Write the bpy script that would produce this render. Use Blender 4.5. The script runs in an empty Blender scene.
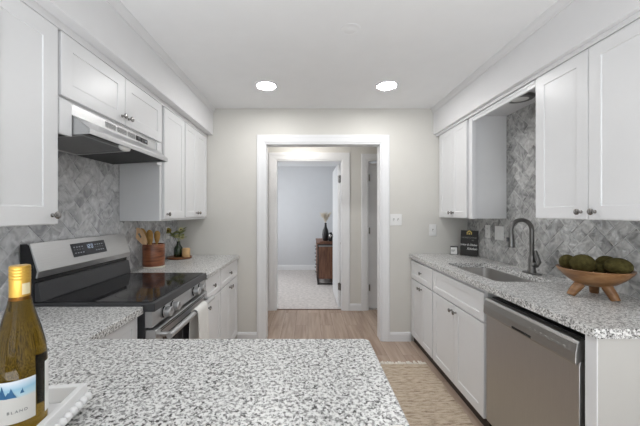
import bpy, bmesh, math, random
from mathutils import Vector, Matrix
random.seed(7)
PI = math.pi
S = bpy.context.scene
COL = S.collection

# ------------------------------------------------------------------ camera
cam_d = bpy.data.cameras.new('camera')
cam_d.sensor_fit = 'HORIZONTAL'
cam_d.sensor_width = 36.0
cam_d.lens = 300.0 / 640.0 * 36.0
cam_d.shift_x = 12.0 / 640.0
cam_d.shift_y = 0.0
cam_d.clip_start = 0.02
cam = bpy.data.objects.new('camera', cam_d)
COL.objects.link(cam)
cam.location = (0, 0, 1.347)
cam.rotation_euler = (PI / 2, 0, 0)
S.camera = cam

# ------------------------------------------------------------------ world, exposure
S.view_settings.view_transform = 'Standard'
S.view_settings.look = 'None'
S.view_settings.gamma = 1.0
S.view_settings.use_curve_mapping = False
S.view_settings.exposure = 0.88
W = bpy.data.worlds.new('daylight')
S.world = W
W.use_nodes = True
W.node_tree.nodes['Background'].inputs[0].default_value = (0.80, 0.90, 1.0, 1)
W.node_tree.nodes['Background'].inputs[1].default_value = 1.2


def area(name, loc, rot, sx, sy, power, color=(1, 1, 1), spread=PI):
    d = bpy.data.lights.new(name, 'AREA')
    d.shape = 'RECTANGLE'
    d.size = sx
    d.size_y = sy
    d.energy = power
    d.color = color
    d.spread = spread
    o = bpy.data.objects.new(name, d)
    COL.objects.link(o)
    o.location = loc
    o.rotation_euler = rot
    return o


# daylight entering through the windows behind the camera; added fill in the bedroom
area('window_daylight', (0.15, -3.05, 1.50), (PI / 2, 0, PI), 2.3, 1.5, 8, (0.97, 0.985, 1.0))
area('bedroom_fill', (-1.42, 5.7, 1.45), (PI / 2, 0, -PI / 2), 1.5, 1.3, 12.3, (0.98, 0.99, 1.0))
# uplight added at floor level behind the camera to brighten the ceiling
area('added_uplight', (0.0, -1.70, 0.03), (PI, 0, 0), 2.6, 2.4, 66, (0.94, 0.97, 1.0))
CAN_STRENGTH = 61.0

# ------------------------------------------------------------------ materials
MATS = {}


def nodes_of(name):
    m = bpy.data.materials.new(name)
    m.use_nodes = True
    nt = m.node_tree
    b = nt.nodes['Principled BSDF']
    MATS[name] = m
    return m, nt, b


def N(nt, typ, **kw):
    n = nt.nodes.new(typ)
    for k, v in kw.items():
        if k.startswith('i_'):
            n.inputs[k[2:].replace('_', ' ')].default_value = v
        else:
            setattr(n, k, v)
    return n


def ramp(nt, stops, interp='LINEAR'):
    r = nt.nodes.new('ShaderNodeValToRGB')
    r.color_ramp.interpolation = interp
    while len(r.color_ramp.elements) > 1:
        r.color_ramp.elements.remove(r.color_ramp.elements[0])
    r.color_ramp.elements[0].position = stops[0][0]
    r.color_ramp.elements[0].color = (*stops[0][1], 1)
    for p, c in stops[1:]:
        e = r.color_ramp.elements.new(p)
        e.color = (*c, 1)
    return r


def mat(name, col, rough=0.5, metal=0.0, bump=0.0, bscale=60.0, var=0.0, vscale=8.0, coat=0.0, spec=0.5, stretch=None):
    m, nt, b = nodes_of(name)
    b.inputs['Roughness'].default_value = rough
    b.inputs['Metallic'].default_value = metal
    b.inputs['Coat Weight'].default_value = coat
    b.inputs['Specular IOR Level'].default_value = spec
    tc = N(nt, 'ShaderNodeTexCoord')
    src = tc.outputs['Object']
    if stretch:
        mp = N(nt, 'ShaderNodeMapping')
        mp.inputs['Scale'].default_value = stretch
        nt.links.new(src, mp.inputs['Vector'])
        src = mp.outputs[0]
    nz = N(nt, 'ShaderNodeTexNoise')
    nz.inputs['Scale'].default_value = vscale
    nz.inputs['Detail'].default_value = 4
    nt.links.new(src, nz.inputs['Vector'])
    lo = tuple(max(0, c * (1 - var)) for c in col)
    hi = tuple(min(1, c * (1 + var)) for c in col)
    r = ramp(nt, [(0.3, lo), (0.7, hi)])
    nt.links.new(nz.outputs['Fac'], r.inputs[0])
    nt.links.new(r.outputs[0], b.inputs['Base Color'])
    if bump:
        nb = N(nt, 'ShaderNodeTexNoise')
        nb.inputs['Scale'].default_value = bscale
        nb.inputs['Detail'].default_value = 3
        nt.links.new(src, nb.inputs['Vector'])
        bp = N(nt, 'ShaderNodeBump')
        bp.inputs['Strength'].default_value = bump
        bp.inputs['Distance'].default_value = 0.004
        nt.links.new(nb.outputs['Fac'], bp.inputs['Height'])
        nt.links.new(bp.outputs[0], b.inputs['Normal'])
    return m


M_WALL = mat('cream_wall_paint', (0.69, 0.675, 0.635), 0.7, bump=0.05, bscale=90, var=0.01)
M_REAR = mat('rear_light_absorber', (0.16, 0.18, 0.20), 0.7, bump=0.05, bscale=90)  # unseen rear wall, made dark to soak up light behind the camera
M_GREYWALL = mat('cool_grey_wall_paint', (0.67, 0.68, 0.70), 0.7, bump=0.05, bscale=90, var=0.01)
M_CEIL = mat('ceiling_paint', (0.86, 0.867, 0.875), 0.8, bump=0.05, bscale=80, var=0.01)
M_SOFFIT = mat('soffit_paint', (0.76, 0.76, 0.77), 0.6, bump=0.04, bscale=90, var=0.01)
M_TRIM = mat('white_trim_paint', (0.82, 0.825, 0.835), 0.35, var=0.01)
M_CAB = mat('white_cabinet_paint', (0.79, 0.795, 0.805), 0.33, var=0.01)
M_CABIN = mat('grey_end_panel', (0.50, 0.49, 0.47), 0.45, var=0.01)  # greyer than the white cabinet paint, end panel only
M_KICK = mat('toe_kick_brown', (0.045, 0.032, 0.024), 0.6)
M_STEEL = mat('brushed_stainless', (0.60, 0.605, 0.61), 0.40, 1.0, bump=0.06, bscale=40, var=0.04, vscale=20, stretch=(20, 0.6, 20))
M_DWSTEEL = mat('warm_brushed_stainless', (0.51, 0.51, 0.505), 0.38, 1.0, bump=0.05, bscale=40, var=0.03, vscale=20, stretch=(20, 20, 0.6))
M_DWPANEL = mat('dishwasher_panel_stainless', (0.40, 0.395, 0.385), 0.36, 1.0, bump=0.04, bscale=40, var=0.03, vscale=20, stretch=(20, 0.6, 20))
M_DWLIP = mat('dishwasher_lip_stainless', (0.40, 0.38, 0.36), 0.34, 1.0, var=0.03)
M_SINK = mat('satin_sink_steel', (0.72, 0.705, 0.69), 0.30, 1.0, bump=0.03, bscale=60, var=0.03)
M_NICKEL = mat('brushed_nickel', (0.34, 0.33, 0.32), 0.22, 1.0)
M_GREYNICKEL = mat('slate_faucet_metal', (0.19, 0.187, 0.183), 0.28, 1.0)
M_BLACK = mat('black_enamel', (0.018, 0.018, 0.02), 0.25)
M_CHAR = mat('charcoal_enamel', (0.045, 0.046, 0.05), 0.35)
M_HOODIN = mat('dark_hood_interior', (0.02, 0.02, 0.02), 0.5)
M_DARK = mat('dark_shadow_gap', (0.01, 0.01, 0.01), 0.8)
M_VENT = mat('grey_vent_slots', (0.09, 0.09, 0.09), 0.5)
M_FILTER = mat('aluminium_mesh_filter', (0.26, 0.26, 0.26), 0.45, 0.8, bump=0.7, bscale=300, var=0.15, vscale=200)
M_LENS = mat('frosted_light_lens', (0.80, 0.80, 0.78), 0.3)
M_PLATE = mat('white_switch_plastic', (0.85, 0.85, 0.84), 0.35)
M_SLOT = mat('dark_slot', (0.10, 0.10, 0.10), 0.6)
M_ICON = mat('pale_panel_print', (0.30, 0.32, 0.36), 0.5)
M_DISPLAY = mat('dark_display_glass', (0.02, 0.022, 0.027), 0.15)
M_TOWEL = mat('white_cotton_towel', (0.85, 0.84, 0.81), 0.9, bump=0.5, bscale=250, var=0.03)
M_SPOON = mat('pale_beech_wood', (0.66, 0.43, 0.24), 0.55, var=0.12, vscale=14, stretch=(3, 3, 0.6))
M_SPOON2 = mat('honey_olive_wood', (0.50, 0.28, 0.08), 0.55, var=0.25, vscale=20)
M_RIMWHITE = mat('cream_crock_foot', (0.80, 0.76, 0.66), 0.5)
M_BLOCK = mat('tan_wood_block', (0.62, 0.40, 0.19), 0.5, var=0.15, vscale=20)
M_GREENV = mat('dark_green_glazed_glass', (0.018, 0.035, 0.012), 0.08, coat=0.5)
M_LEAF = mat('olive_green_leaf', (0.26, 0.30, 0.11), 0.6, var=0.3, vscale=30)
M_BLOOM = mat('dull_yellow_bloom', (0.40, 0.30, 0.06), 0.7, var=0.25, vscale=40)
M_PALEBLOOM = mat('pale_yellow_bloom', (0.66, 0.62, 0.32), 0.7, var=0.2, vscale=40)
M_BLOOMC = mat('brown_bloom_centre', (0.10, 0.06, 0.02), 0.8)
M_MOSS = mat('dark_olive_moss', (0.070, 0.060, 0.020), 0.95, bump=0.6, bscale=170, var=0.30, vscale=70, spec=0.15)
M_SIGNB = mat('black_sign_board', (0.022, 0.021, 0.02), 0.45)
M_GOLD = mat('gold_leaf_print', (0.75, 0.60, 0.18), 0.4)
M_WHITEP = mat('white_print', (0.85, 0.85, 0.83), 0.6)
M_GREYP = mat('grey_print', (0.36, 0.35, 0.33), 0.6)
M_CARD = mat('white_card', (0.82, 0.82, 0.80), 0.6)
M_TRAY = mat('white_painted_tray', (0.82, 0.82, 0.82), 0.4, var=0.01)
M_METALFRAME = mat('dark_metal_frame', (0.035, 0.032, 0.03), 0.45, 0.4)
M_VASEB = mat('matt_black_ceramic', (0.014, 0.014, 0.016), 0.4)
M_PAMPAS = mat('cream_pampas_plume', (0.72, 0.66, 0.56), 0.95, var=0.15, vscale=60)
M_CAPG = mat('gold_foil_cap', (0.62, 0.38, 0.075), 0.32, 0.75, var=0.12, vscale=30)
M_CAPP = mat('pale_cap_patch', (0.75, 0.66, 0.42), 0.4, 0.3)
M_NAVY = mat('navy_label_inside', (0.012, 0.016, 0.032), 0.6)
M_INK = mat('label_ink', (0.10, 0.11, 0.12), 0.6)
M_BLUEINK = mat('label_blue_peak', (0.025, 0.12, 0.26), 0.6)
M_RUBBER = mat('dark_rubber', (0.02, 0.02, 0.02), 0.7)
M_FRINGE = mat('cream_cotton_fringe', (0.80, 0.76, 0.69), 0.95, var=0.1)
M_REEL = mat('threshold_strip', (0.16, 0.10, 0.07), 0.6)


def wood_mat(name, stops, rough=0.4, scale=(1, 1, 6), wscale=3.0, dist=6.0):
    m, nt, b = nodes_of(name)
    b.inputs['Roughness'].default_value = rough
    tc = N(nt, 'ShaderNodeTexCoord')
    mp = N(nt, 'ShaderNodeMapping')
    mp.inputs['Scale'].default_value = scale
    nt.links.new(tc.outputs['Object'], mp.inputs['Vector'])
    n1 = N(nt, 'ShaderNodeTexNoise')
    n1.inputs['Scale'].default_value = wscale
    n1.inputs['Detail'].default_value = 6
    n1.inputs['Distortion'].default_value = dist * 0.1
    nt.links.new(mp.outputs[0], n1.inputs['Vector'])
    r = ramp(nt, stops)
    nt.links.new(n1.outputs['Fac'], r.inputs[0])
    nt.links.new(r.outputs[0], b.inputs['Base Color'])
    bp = N(nt, 'ShaderNodeBump')
    bp.inputs['Strength'].default_value = 0.08
    bp.inputs['Distance'].default_value = 0.003
    nt.links.new(n1.outputs['Fac'], bp.inputs['Height'])
    nt.links.new(bp.outputs[0], b.inputs['Normal'])
    return m


M_CROCK = wood_mat('banded_acacia_wood', [(0.28, (0.06, 0.018, 0.008)), (0.45, (0.20, 0.065, 0.028)), (0.6, (0.30, 0.11, 0.05)), (0.78, (0.10, 0.03, 0.014))], 0.3, (3, 3, 22), 2.2)
M_BOARD = wood_mat('warm_board_wood', [(0.3, (0.13, 0.05, 0.02)), (0.7, (0.28, 0.12, 0.05))], 0.4, (4, 20, 4), 3)
M_BOWL = wood_mat('carved_bowl_wood', [(0.28, (0.13, 0.058, 0.020)), (0.5, (0.28, 0.135, 0.052)), (0.75, (0.42, 0.235, 0.105))], 0.35, (8, 3, 14), 2.2)
M_DRESS = wood_mat('reclaimed_brown_wood', [(0.28, (0.07, 0.03, 0.018)), (0.5, (0.16, 0.07, 0.04)), (0.75, (0.26, 0.13, 0.075))], 0.5, (18, 18, 1.5), 2.5)


def granite():
    m, nt, b = nodes_of('speckled_granite')
    b.inputs['Roughness'].default_value = 0.30
    b.inputs['Specular IOR Level'].default_value = 0.35
    tc = N(nt, 'ShaderNodeTexCoord')

    def noise(scale, detail, rough=0.55, off=0.0):
        mp = N(nt, 'ShaderNodeMapping')
        mp.inputs['Location'].default_value = (off, off * 1.7, off * 0.3)
        nt.links.new(tc.outputs['Object'], mp.inputs['Vector'])
        n = N(nt, 'ShaderNodeTexNoise')
        n.inputs['Scale'].default_value = scale
        n.inputs['Detail'].default_value = detail
        n.inputs['Roughness'].default_value = rough
        nt.links.new(mp.outputs[0], n.inputs['Vector'])
        return n

    n1 = noise(104, 4, 0.65)
    base = ramp(nt, [(0.36, (0.22, 0.217, 0.212)), (0.44, (0.40, 0.397, 0.39)), (0.50, (0.74, 0.737, 0.725)), (0.72, (0.88, 0.877, 0.865))])
    nt.links.new(n1.outputs['Fac'], base.inputs[0])
    n2 = noise(140, 3, 0.6, 3.1)
    mid = ramp(nt, [(0.58, (0, 0, 0)), (0.63, (1, 1, 1))])
    nt.links.new(n2.outputs['Fac'], mid.inputs[0])
    mx1 = N(nt, 'ShaderNodeMix', data_type='RGBA')
    nt.links.new(mid.outputs[0], mx1.inputs[0])
    nt.links.new(base.outputs[0], mx1.inputs[6])
    mx1.inputs[7].default_value = (0.25, 0.245, 0.24, 1)
    n3 = noise(118, 3, 0.55, 7.7)
    dk = ramp(nt, [(0.585, (0, 0, 0)), (0.625, (1, 1, 1))])
    nt.links.new(n3.outputs['Fac'], dk.inputs[0])
    mx2 = N(nt, 'ShaderNodeMix', data_type='RGBA')
    nt.links.new(dk.outputs[0], mx2.inputs[0])
    nt.links.new(mx1.outputs[2], mx2.inputs[6])
    mx2.inputs[7].default_value = (0.045, 0.042, 0.04, 1)
    nt.links.new(mx2.outputs[2], b.inputs['Base Color'])
    return m


M_GRANITE = granite()


def tile_mat(name, lo, mid, hi):
    m, nt, b = nodes_of(name)
    b.inputs['Roughness'].default_value = 0.13
    at = N(nt, 'ShaderNodeAttribute', attribute_name='tone')
    tc = N(nt, 'ShaderNodeTexCoord')
    mp = N(nt, 'ShaderNodeMapping')
    nt.links.new(tc.outputs['Object'], mp.inputs['Vector'])
    vm = N(nt, 'ShaderNodeVectorMath', operation='SCALE')
    nt.links.new(at.outputs['Color'], vm.inputs[0])
    vm.inputs['Scale'].default_value = 5.0
    nt.links.new(vm.outputs[0], mp.inputs['Location'])
    n = N(nt, 'ShaderNodeTexNoise')
    n.inputs['Scale'].default_value = 17
    n.inputs['Detail'].default_value = 6
    n.inputs['Distortion'].default_value = 1.2
    nt.links.new(mp.outputs[0], n.inputs['Vector'])
    sep = N(nt, 'ShaderNodeSeparateColor')
    nt.links.new(at.outputs['Color'], sep.inputs[0])
    ad = N(nt, 'ShaderNodeMath', operation='MULTIPLY_ADD')
    nt.links.new(sep.outputs[0], ad.inputs[0])
    ad.inputs[1].default_value = 0.17
    sb = N(nt, 'ShaderNodeMath', operation='SUBTRACT')
    nt.links.new(n.outputs['Fac'], sb.inputs[0])
    sb.inputs[1].default_value = 0.085
    nt.links.new(sb.outputs[0], ad.inputs[2])
    r = ramp(nt, [(0.28, lo), (0.5, mid), (0.75, hi)])
    nt.links.new(ad.outputs[0], r.inputs[0])
    nt.links.new(r.outputs[0], b.inputs['Base Color'])
    nb = N(nt, 'ShaderNodeTexNoise')
    nb.inputs['Scale'].default_value = 26
    nb.inputs['Detail'].default_value = 2
    nt.links.new(mp.outputs[0], nb.inputs['Vector'])
    bp = N(nt, 'ShaderNodeBump')
    bp.inputs['Strength'].default_value = 0.7
    bp.inputs['Distance'].default_value = 0.009
    nt.links.new(nb.outputs['Fac'], bp.inputs['Height'])
    nt.links.new(bp.outputs[0], b.inputs['Normal'])
    return m


M_TILEL = tile_mat('blue_grey_marbled_tile', (0.33, 0.335, 0.35), (0.56, 0.565, 0.58), (0.78, 0.785, 0.795))
M_TILER = tile_mat('grey_marbled_tile', (0.23, 0.23, 0.228), (0.44, 0.44, 0.435), (0.70, 0.70, 0.69))
M_GROUTL = mat('pale_grout', (0.60, 0.61, 0.62), 0.85)
M_GROUTR = mat('pale_grey_grout', (0.60, 0.60, 0.59), 0.85)


def plank_floor():
    m, nt, b = nodes_of('oak_plank_vinyl')
    b.inputs['Roughness'].default_value = 0.42
    tc = N(nt, 'ShaderNodeTexCoord')
    mp = N(nt, 'ShaderNodeMapping')
    mp.inputs['Rotation'].default_value = (0, 0, PI / 2)
    nt.links.new(tc.outputs['Object'], mp.inputs['Vector'])
    br = N(nt, 'ShaderNodeTexBrick')
    br.offset = 0.37
    br.inputs['Color1'].default_value = (0.1, 0.1, 0.1, 1)
    br.inputs['Color2'].default_value = (0.9, 0.9, 0.9, 1)
    br.inputs['Mortar'].default_value = (0.0, 0.0, 0.0, 1)
    br.inputs['Scale'].default_value = 1.0
    br.inputs['Mortar Size'].default_value = 0.0012
    br.inputs['Brick Width'].default_value = 1.2
    br.inputs['Row Height'].default_value = 0.15
    nt.links.new(mp.outputs[0], br.inputs['Vector'])
    mp2 = N(nt, 'ShaderNodeMapping')
    mp2.inputs['Scale'].default_value = (22, 1.6, 1)
    nt.links.new(tc.outputs['Object'], mp2.inputs['Vector'])
    va = N(nt, 'ShaderNodeVectorMath', operation='MULTIPLY_ADD')
    nt.links.new(br.outputs['Color'], va.inputs[0])
    va.inputs[1].default_value = (9, 9, 9)
    nt.links.new(mp2.outputs[0], va.inputs[2])
    n = N(nt, 'ShaderNodeTexNoise')
    n.inputs['Scale'].default_value = 1.0
    n.inputs['Detail'].default_value = 6
    n.inputs['Distortion'].default_value = 0.6
    nt.links.new(va.outputs[0], n.inputs['Vector'])
    sep = N(nt, 'ShaderNodeSeparateColor')
    nt.links.new(br.outputs['Color'], sep.inputs[0])
    ad = N(nt, 'ShaderNodeMath', operation='MULTIPLY_ADD')
    nt.links.new(sep.outputs[0], ad.inputs[0])
    ad.inputs[1].default_value = 0.22
    sb = N(nt, 'ShaderNodeMath', operation='SUBTRACT')
    nt.links.new(n.outputs['Fac'], sb.inputs[0])
    sb.inputs[1].default_value = 0.11
    nt.links.new(sb.outputs[0], ad.inputs[2])
    r = ramp(nt, [(0.22, (0.25, 0.172, 0.124)), (0.45, (0.39, 0.288, 0.222)), (0.75, (0.52, 0.41, 0.33))])
    nt.links.new(ad.outputs[0], r.inputs[0])
    mx = N(nt, 'ShaderNodeMix', data_type='RGBA')
    nt.links.new(br.outputs['Fac'], mx.inputs[0])
    nt.links.new(r.outputs[0], mx.inputs[6])
    mx.inputs[7].default_value = (0.12, 0.075, 0.05, 1)
    nt.links.new(mx.outputs[2], b.inputs['Base Color'])
    return m


M_FLOOR = plank_floor()
M_CARPET = mat('pale_grey_carpet', (0.60, 0.565, 0.545), 0.95, bump=1.0, bscale=120, var=0.16, vscale=22, spec=0.1)


def jute():
    m, nt, b = nodes_of('woven_jute')
    b.inputs['Roughness'].default_value = 0.95
    b.inputs['Specular IOR Level'].default_value = 0.1
    tc = N(nt, 'ShaderNodeTexCoord')
    wv = N(nt, 'ShaderNodeTexWave', wave_type='BANDS', bands_direction='Y')
    wv.inputs['Scale'].default_value = 38
    wv.inputs['Distortion'].default_value = 2.0
    wv.inputs['Detail'].default_value = 2
    wv.inputs['Detail Scale'].default_value = 3
    nt.links.new(tc.outputs['Object'], wv.inputs['Vector'])
    mp = N(nt, 'ShaderNodeMapping')
    mp.inputs['Scale'].default_value = (16, 60, 1)
    nt.links.new(tc.outputs['Object'], mp.inputs['Vector'])
    n = N(nt, 'ShaderNodeTexNoise')
    n.inputs['Scale'].default_value = 1.0
    n.inputs['Detail'].default_value = 6
    nt.links.new(mp.outputs[0], n.inputs['Vector'])
    n2 = N(nt, 'ShaderNodeTexNoise')
    n2.inputs['Scale'].default_value = 160
    nt.links.new(tc.outputs['Object'], n2.inputs['Vector'])
    a1 = N(nt, 'ShaderNodeMath', operation='MULTIPLY_ADD')
    nt.links.new(wv.outputs['Fac'], a1.inputs[0])
    a1.inputs[1].default_value = 0.10
    nt.links.new(n.outputs['Fac'], a1.inputs[2])
    a2 = N(nt, 'ShaderNodeMath', operation='MULTIPLY_ADD')
    nt.links.new(n2.outputs['Fac'], a2.inputs[0])
    a2.inputs[1].default_value = 0.35
    nt.links.new(a1.outputs[0], a2.inputs[2])
    # rows of darker stitches across the rug
    sx = N(nt, 'ShaderNodeSeparateXYZ')
    nt.links.new(tc.outputs['Object'], sx.inputs[0])
    m1 = N(nt, 'ShaderNodeMath', operation='MULTIPLY')
    wob = N(nt, 'ShaderNodeMath', operation='MULTIPLY_ADD')
    nt.links.new(n.outputs['Fac'], wob.inputs[0])
    wob.inputs[1].default_value = 0.035
    nt.links.new(sx.outputs['Y'], wob.inputs[2])
    nt.links.new(wob.outputs[0], m1.inputs[0])
    m1.inputs[1].default_value = 8.6
    m2 = N(nt, 'ShaderNodeMath', operation='FRACT')
    nt.links.new(m1.outputs[0], m2.inputs[0])
    m3 = N(nt, 'ShaderNodeMath', operation='LESS_THAN')
    nt.links.new(m2.outputs[0], m3.inputs[0])
    m3.inputs[1].default_value = 0.085
    mp3 = N(nt, 'ShaderNodeMapping')
    mp3.inputs['Scale'].default_value = (55, 7.3, 1)
    nt.links.new(tc.outputs['Object'], mp3.inputs['Vector'])
    n3 = N(nt, 'ShaderNodeTexNoise')
    n3.inputs['Scale'].default_value = 1.0
    nt.links.new(mp3.outputs[0], n3.inputs['Vector'])
    m4 = N(nt, 'ShaderNodeMath', operation='MULTIPLY')
    nt.links.new(m3.outputs[0], m4.inputs[0])
    nt.links.new(n3.outputs['Fac'], m4.inputs[1])
    m5 = N(nt, 'ShaderNodeMath', operation='MULTIPLY_ADD')
    nt.links.new(m4.outputs[0], m5.inputs[0])
    m5.inputs[1].default_value = -0.24
    nt.links.new(a2.outputs[0], m5.inputs[2])
    a2 = m5
    r = ramp(nt, [(0.42, (0.15, 0.10, 0.07)), (0.54, (0.38, 0.295, 0.215)), (0.74, (0.56, 0.46, 0.355)), (0.95, (0.66, 0.57, 0.45))])
    nt.links.new(a2.outputs[0], r.inputs[0])
    nt.links.new(r.outputs[0], b.inputs['Base Color'])
    bp = N(nt, 'ShaderNodeBump')
    bp.inputs['Strength'].default_value = 0.9
    bp.inputs['Distance'].default_value = 0.006
    nt.links.new(a2.outputs[0], bp.inputs['Height'])
    nt.links.new(bp.outputs[0], b.inputs['Normal'])
    return m


M_JUTE = jute()


def glass_mat(name, col, rough=0.02, ior=1.45):
    m, nt, b = nodes_of(name)
    b.inputs['Base Color'].default_value = (*col, 1)
    b.inputs['Roughness'].default_value = rough
    b.inputs['Transmission Weight'].default_value = 1.0
    b.inputs['IOR'].default_value = ior
    return m


M_BOTTLE = glass_mat('amber_olive_glass', (0.235, 0.145, 0.016), 0.03, 1.33)


def cooktop_mat():
    m, nt, b = nodes_of('black_ceramic_glass')
    b.inputs['Roughness'].default_value = 0.07
    tc = N(nt, 'ShaderNodeTexCoord')
    n = N(nt, 'ShaderNodeTexNoise')
    n.inputs['Scale'].default_value = 300
    nt.links.new(tc.outputs['Object'], n.inputs['Vector'])
    r = ramp(nt, [(0.45, (0.012, 0.012, 0.014)), (0.75, (0.035, 0.035, 0.04))])
    nt.links.new(n.outputs['Fac'], r.inputs[0])
    nt.links.new(r.outputs[0], b.inputs['Base Color'])
    return m


M_GLASSTOP = cooktop_mat()
M_RING = mat('faint_burner_ring', (0.07, 0.07, 0.075), 0.25)


def emit(name, col, s):
    m, nt, b = nodes_of(name)
    b.inputs['Base Color'].default_value = (*col, 1)
    b.inputs['Emission Color'].default_value = (*col, 1)
    b.inputs['Emission Strength'].default_value = s
    return m


M_CAN = emit('lit_downlight_lens', (1.0, 0.99, 0.98), CAN_STRENGTH)
M_LEDT = emit('lit_clock_digits', (0.30, 0.36, 0.45), 0.45)


def label_paper():
    m, nt, b = nodes_of('wine_label_paper')
    b.inputs['Roughness'].default_value = 0.55
    tc = N(nt, 'ShaderNodeTexCoord')
    sx = N(nt, 'ShaderNodeSeparateXYZ')
    nt.links.new(tc.outputs['Object'], sx.inputs[0])
    n = N(nt, 'ShaderNodeTexNoise')
    n.inputs['Scale'].default_value = 28
    nt.links.new(tc.outputs['Object'], n.inputs['Vector'])
    a = N(nt, 'ShaderNodeMath', operation='MULTIPLY_ADD')
    nt.links.new(n.outputs['Fac'], a.inputs[0])
    a.inputs[1].default_value = 0.010
    nt.links.new(sx.outputs['Z'], a.inputs[2])
    mr = N(nt, 'ShaderNodeMapRange')
    mr.inputs['From Min'].default_value = 0.056
    mr.inputs['From Max'].default_value = 0.136
    nt.links.new(a.outputs[0], mr.inputs['Value'])
    r = ramp(nt, [(0.0, (0.60, 0.585, 0.555)), (0.52, (0.60, 0.585, 0.555)), (0.58, (0.42, 0.60, 0.68)), (0.72, (0.30, 0.52, 0.66)), (0.84, (0.55, 0.66, 0.76)), (0.90, (0.72, 0.76, 0.80)), (0.96, (0.40, 0.56, 0.70))])
    nt.links.new(mr.outputs[0], r.inputs[0])
    nt.links.new(r.outputs[0], b.inputs['Base Color'])
    return m


M_LABEL = label_paper()

# ------------------------------------------------------------------ mesh helpers


def box(bm, x0, x1, y0, y1, z0, z1):
    x0, x1 = min(x0, x1), max(x0, x1)
    y0, y1 = min(y0, y1), max(y0, y1)
    z0, z1 = min(z0, z1), max(z0, z1)
    v = [bm.verts.new(p) for p in ((x0, y0, z0), (x1, y0, z0), (x1, y1, z0), (x0, y1, z0), (x0, y0, z1), (x1, y0, z1), (x1, y1, z1), (x0, y1, z1))]
    for f in ((0, 3, 2, 1), (4, 5, 6, 7), (0, 1, 5, 4), (1, 2, 6, 5), (2, 3, 7, 6), (3, 0, 4, 7)):
        bm.faces.new([v[i] for i in f])


def lathe(bm, prof, n=32, M=None, cap=True):
    """prof: list of (r, z); axis Z, transformed by M."""
    M = M or Matrix.Identity(4)
    rings = []
    for r, z in prof:
        if r < 1e-6:
            rings.append([bm.verts.new(M @ Vector((0, 0, z)))])
        else:
            rings.append([bm.verts.new(M @ Vector((r * math.cos(2 * PI * k / n), r * math.sin(2 * PI * k / n), z))) for k in range(n)])
    for a, b in zip(rings, rings[1:]):
        for k in range(n):
            k2 = (k + 1) % n
            if len(a) == 1 and len(b) == 1:
                continue
            if len(a) == 1:
                bm.faces.new((a[0], b[k], b[k2]))
            elif len(b) == 1:
                bm.faces.new((a[k], a[k2], b[0]))
            else:
                bm.faces.new((a[k], a[k2], b[k2], b[k]))
    if cap:
        if len(rings[0]) > 1:
            bm.faces.new(rings[0])
        if len(rings[-1]) > 1:
            bm.faces.new(rings[-1])


def frame_at(p, d):
    """matrix placing local Z along direction d at p"""
    d = Vector(d).normalized()
    up = Vector((0, 0, 1)) if abs(d.z) < 0.95 else Vector((1, 0, 0))
    x = up.cross(d).normalized()
    y = d.cross(x)
    return Matrix(((x.x, y.x, d.x, p[0]), (x.y, y.y, d.y, p[1]), (x.z, y.z, d.z, p[2]), (0, 0, 0, 1)))


def tube(bm, pts, rad, n=12, cap=True):
    pts = [Vector(p) for p in pts]
    if not isinstance(rad, (list, tuple)):
        rad = [rad] * len(pts)
    rings = []
    prev_x = None
    for i, p in enumerate(pts):
        t = (pts[min(i + 1, len(pts) - 1)] - pts[max(i - 1, 0)]).normalized()
        if prev_x is None:
            up = Vector((0, 0, 1)) if abs(t.z) < 0.9 else Vector((0, 1, 0))
            x = up.cross(t).normalized()
        else:
            x = (prev_x - t * prev_x.dot(t)).normalized()
        prev_x = x
        y = t.cross(x)
        rings.append([bm.verts.new(p + (x * math.cos(2 * PI * k / n) + y * math.sin(2 * PI * k / n)) * rad[i]) for k in range(n)])
    for a, b in zip(rings, rings[1:]):
        for k in range(n):
            bm.faces.new((a[k], a[(k + 1) % n], b[(k + 1) % n], b[k]))
    if cap:
        bm.faces.new(rings[0][::-1])
        bm.faces.new(rings[-1])


def prism(bm, pts, axis, a0, a1):
    """extrude polygon pts (2D) along axis ('X','Y','Z') from a0 to a1. 2D are the two other axes in order."""
    def P(p, a):
        if axis == 'X':
            return (a, p[0], p[1])
        if axis == 'Y':
            return (p[0], a, p[1])
        return (p[0], p[1], a)
    A = [bm.verts.new(P(p, a0)) for p in pts]
    B = [bm.verts.new(P(p, a1)) for p in pts]
    bm.faces.new(A)
    bm.faces.new(B[::-1])
    n = len(pts)
    for i in range(n):
        bm.faces.new((A[i], B[i], B[(i + 1) % n], A[(i + 1) % n]))


def blob(bm, c, r, M=None, seg=24, rings=14):
    prof = [(math.sin(PI * i / rings), -math.cos(PI * i / rings)) for i in range(rings + 1)]
    prof[0] = (0, -1)
    prof[-1] = (0, 1)
    MM = Matrix.Translation(c) @ (M or Matrix.Identity(4)) @ Matrix.Diagonal((r[0], r[1], r[2], 1))
    lathe(bm, prof, seg, MM, cap=False)


def thing(name, label, cat, loc=(0, 0, 0), rotz=0.0, group=None):
    o = bpy.data.objects.new(name, None)
    o.empty_display_size = 0.05
    COL.objects.link(o)
    o.location = loc
    o.rotation_euler = (0, 0, rotz)
    o['label'] = label
    o['category'] = cat
    if group:
        o['group'] = group
    return o


def world_loc(o):
    v = Vector((0, 0, 0))
    while o is not None:
        v += Vector(o.location)
        o = o.parent
    return v


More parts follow.
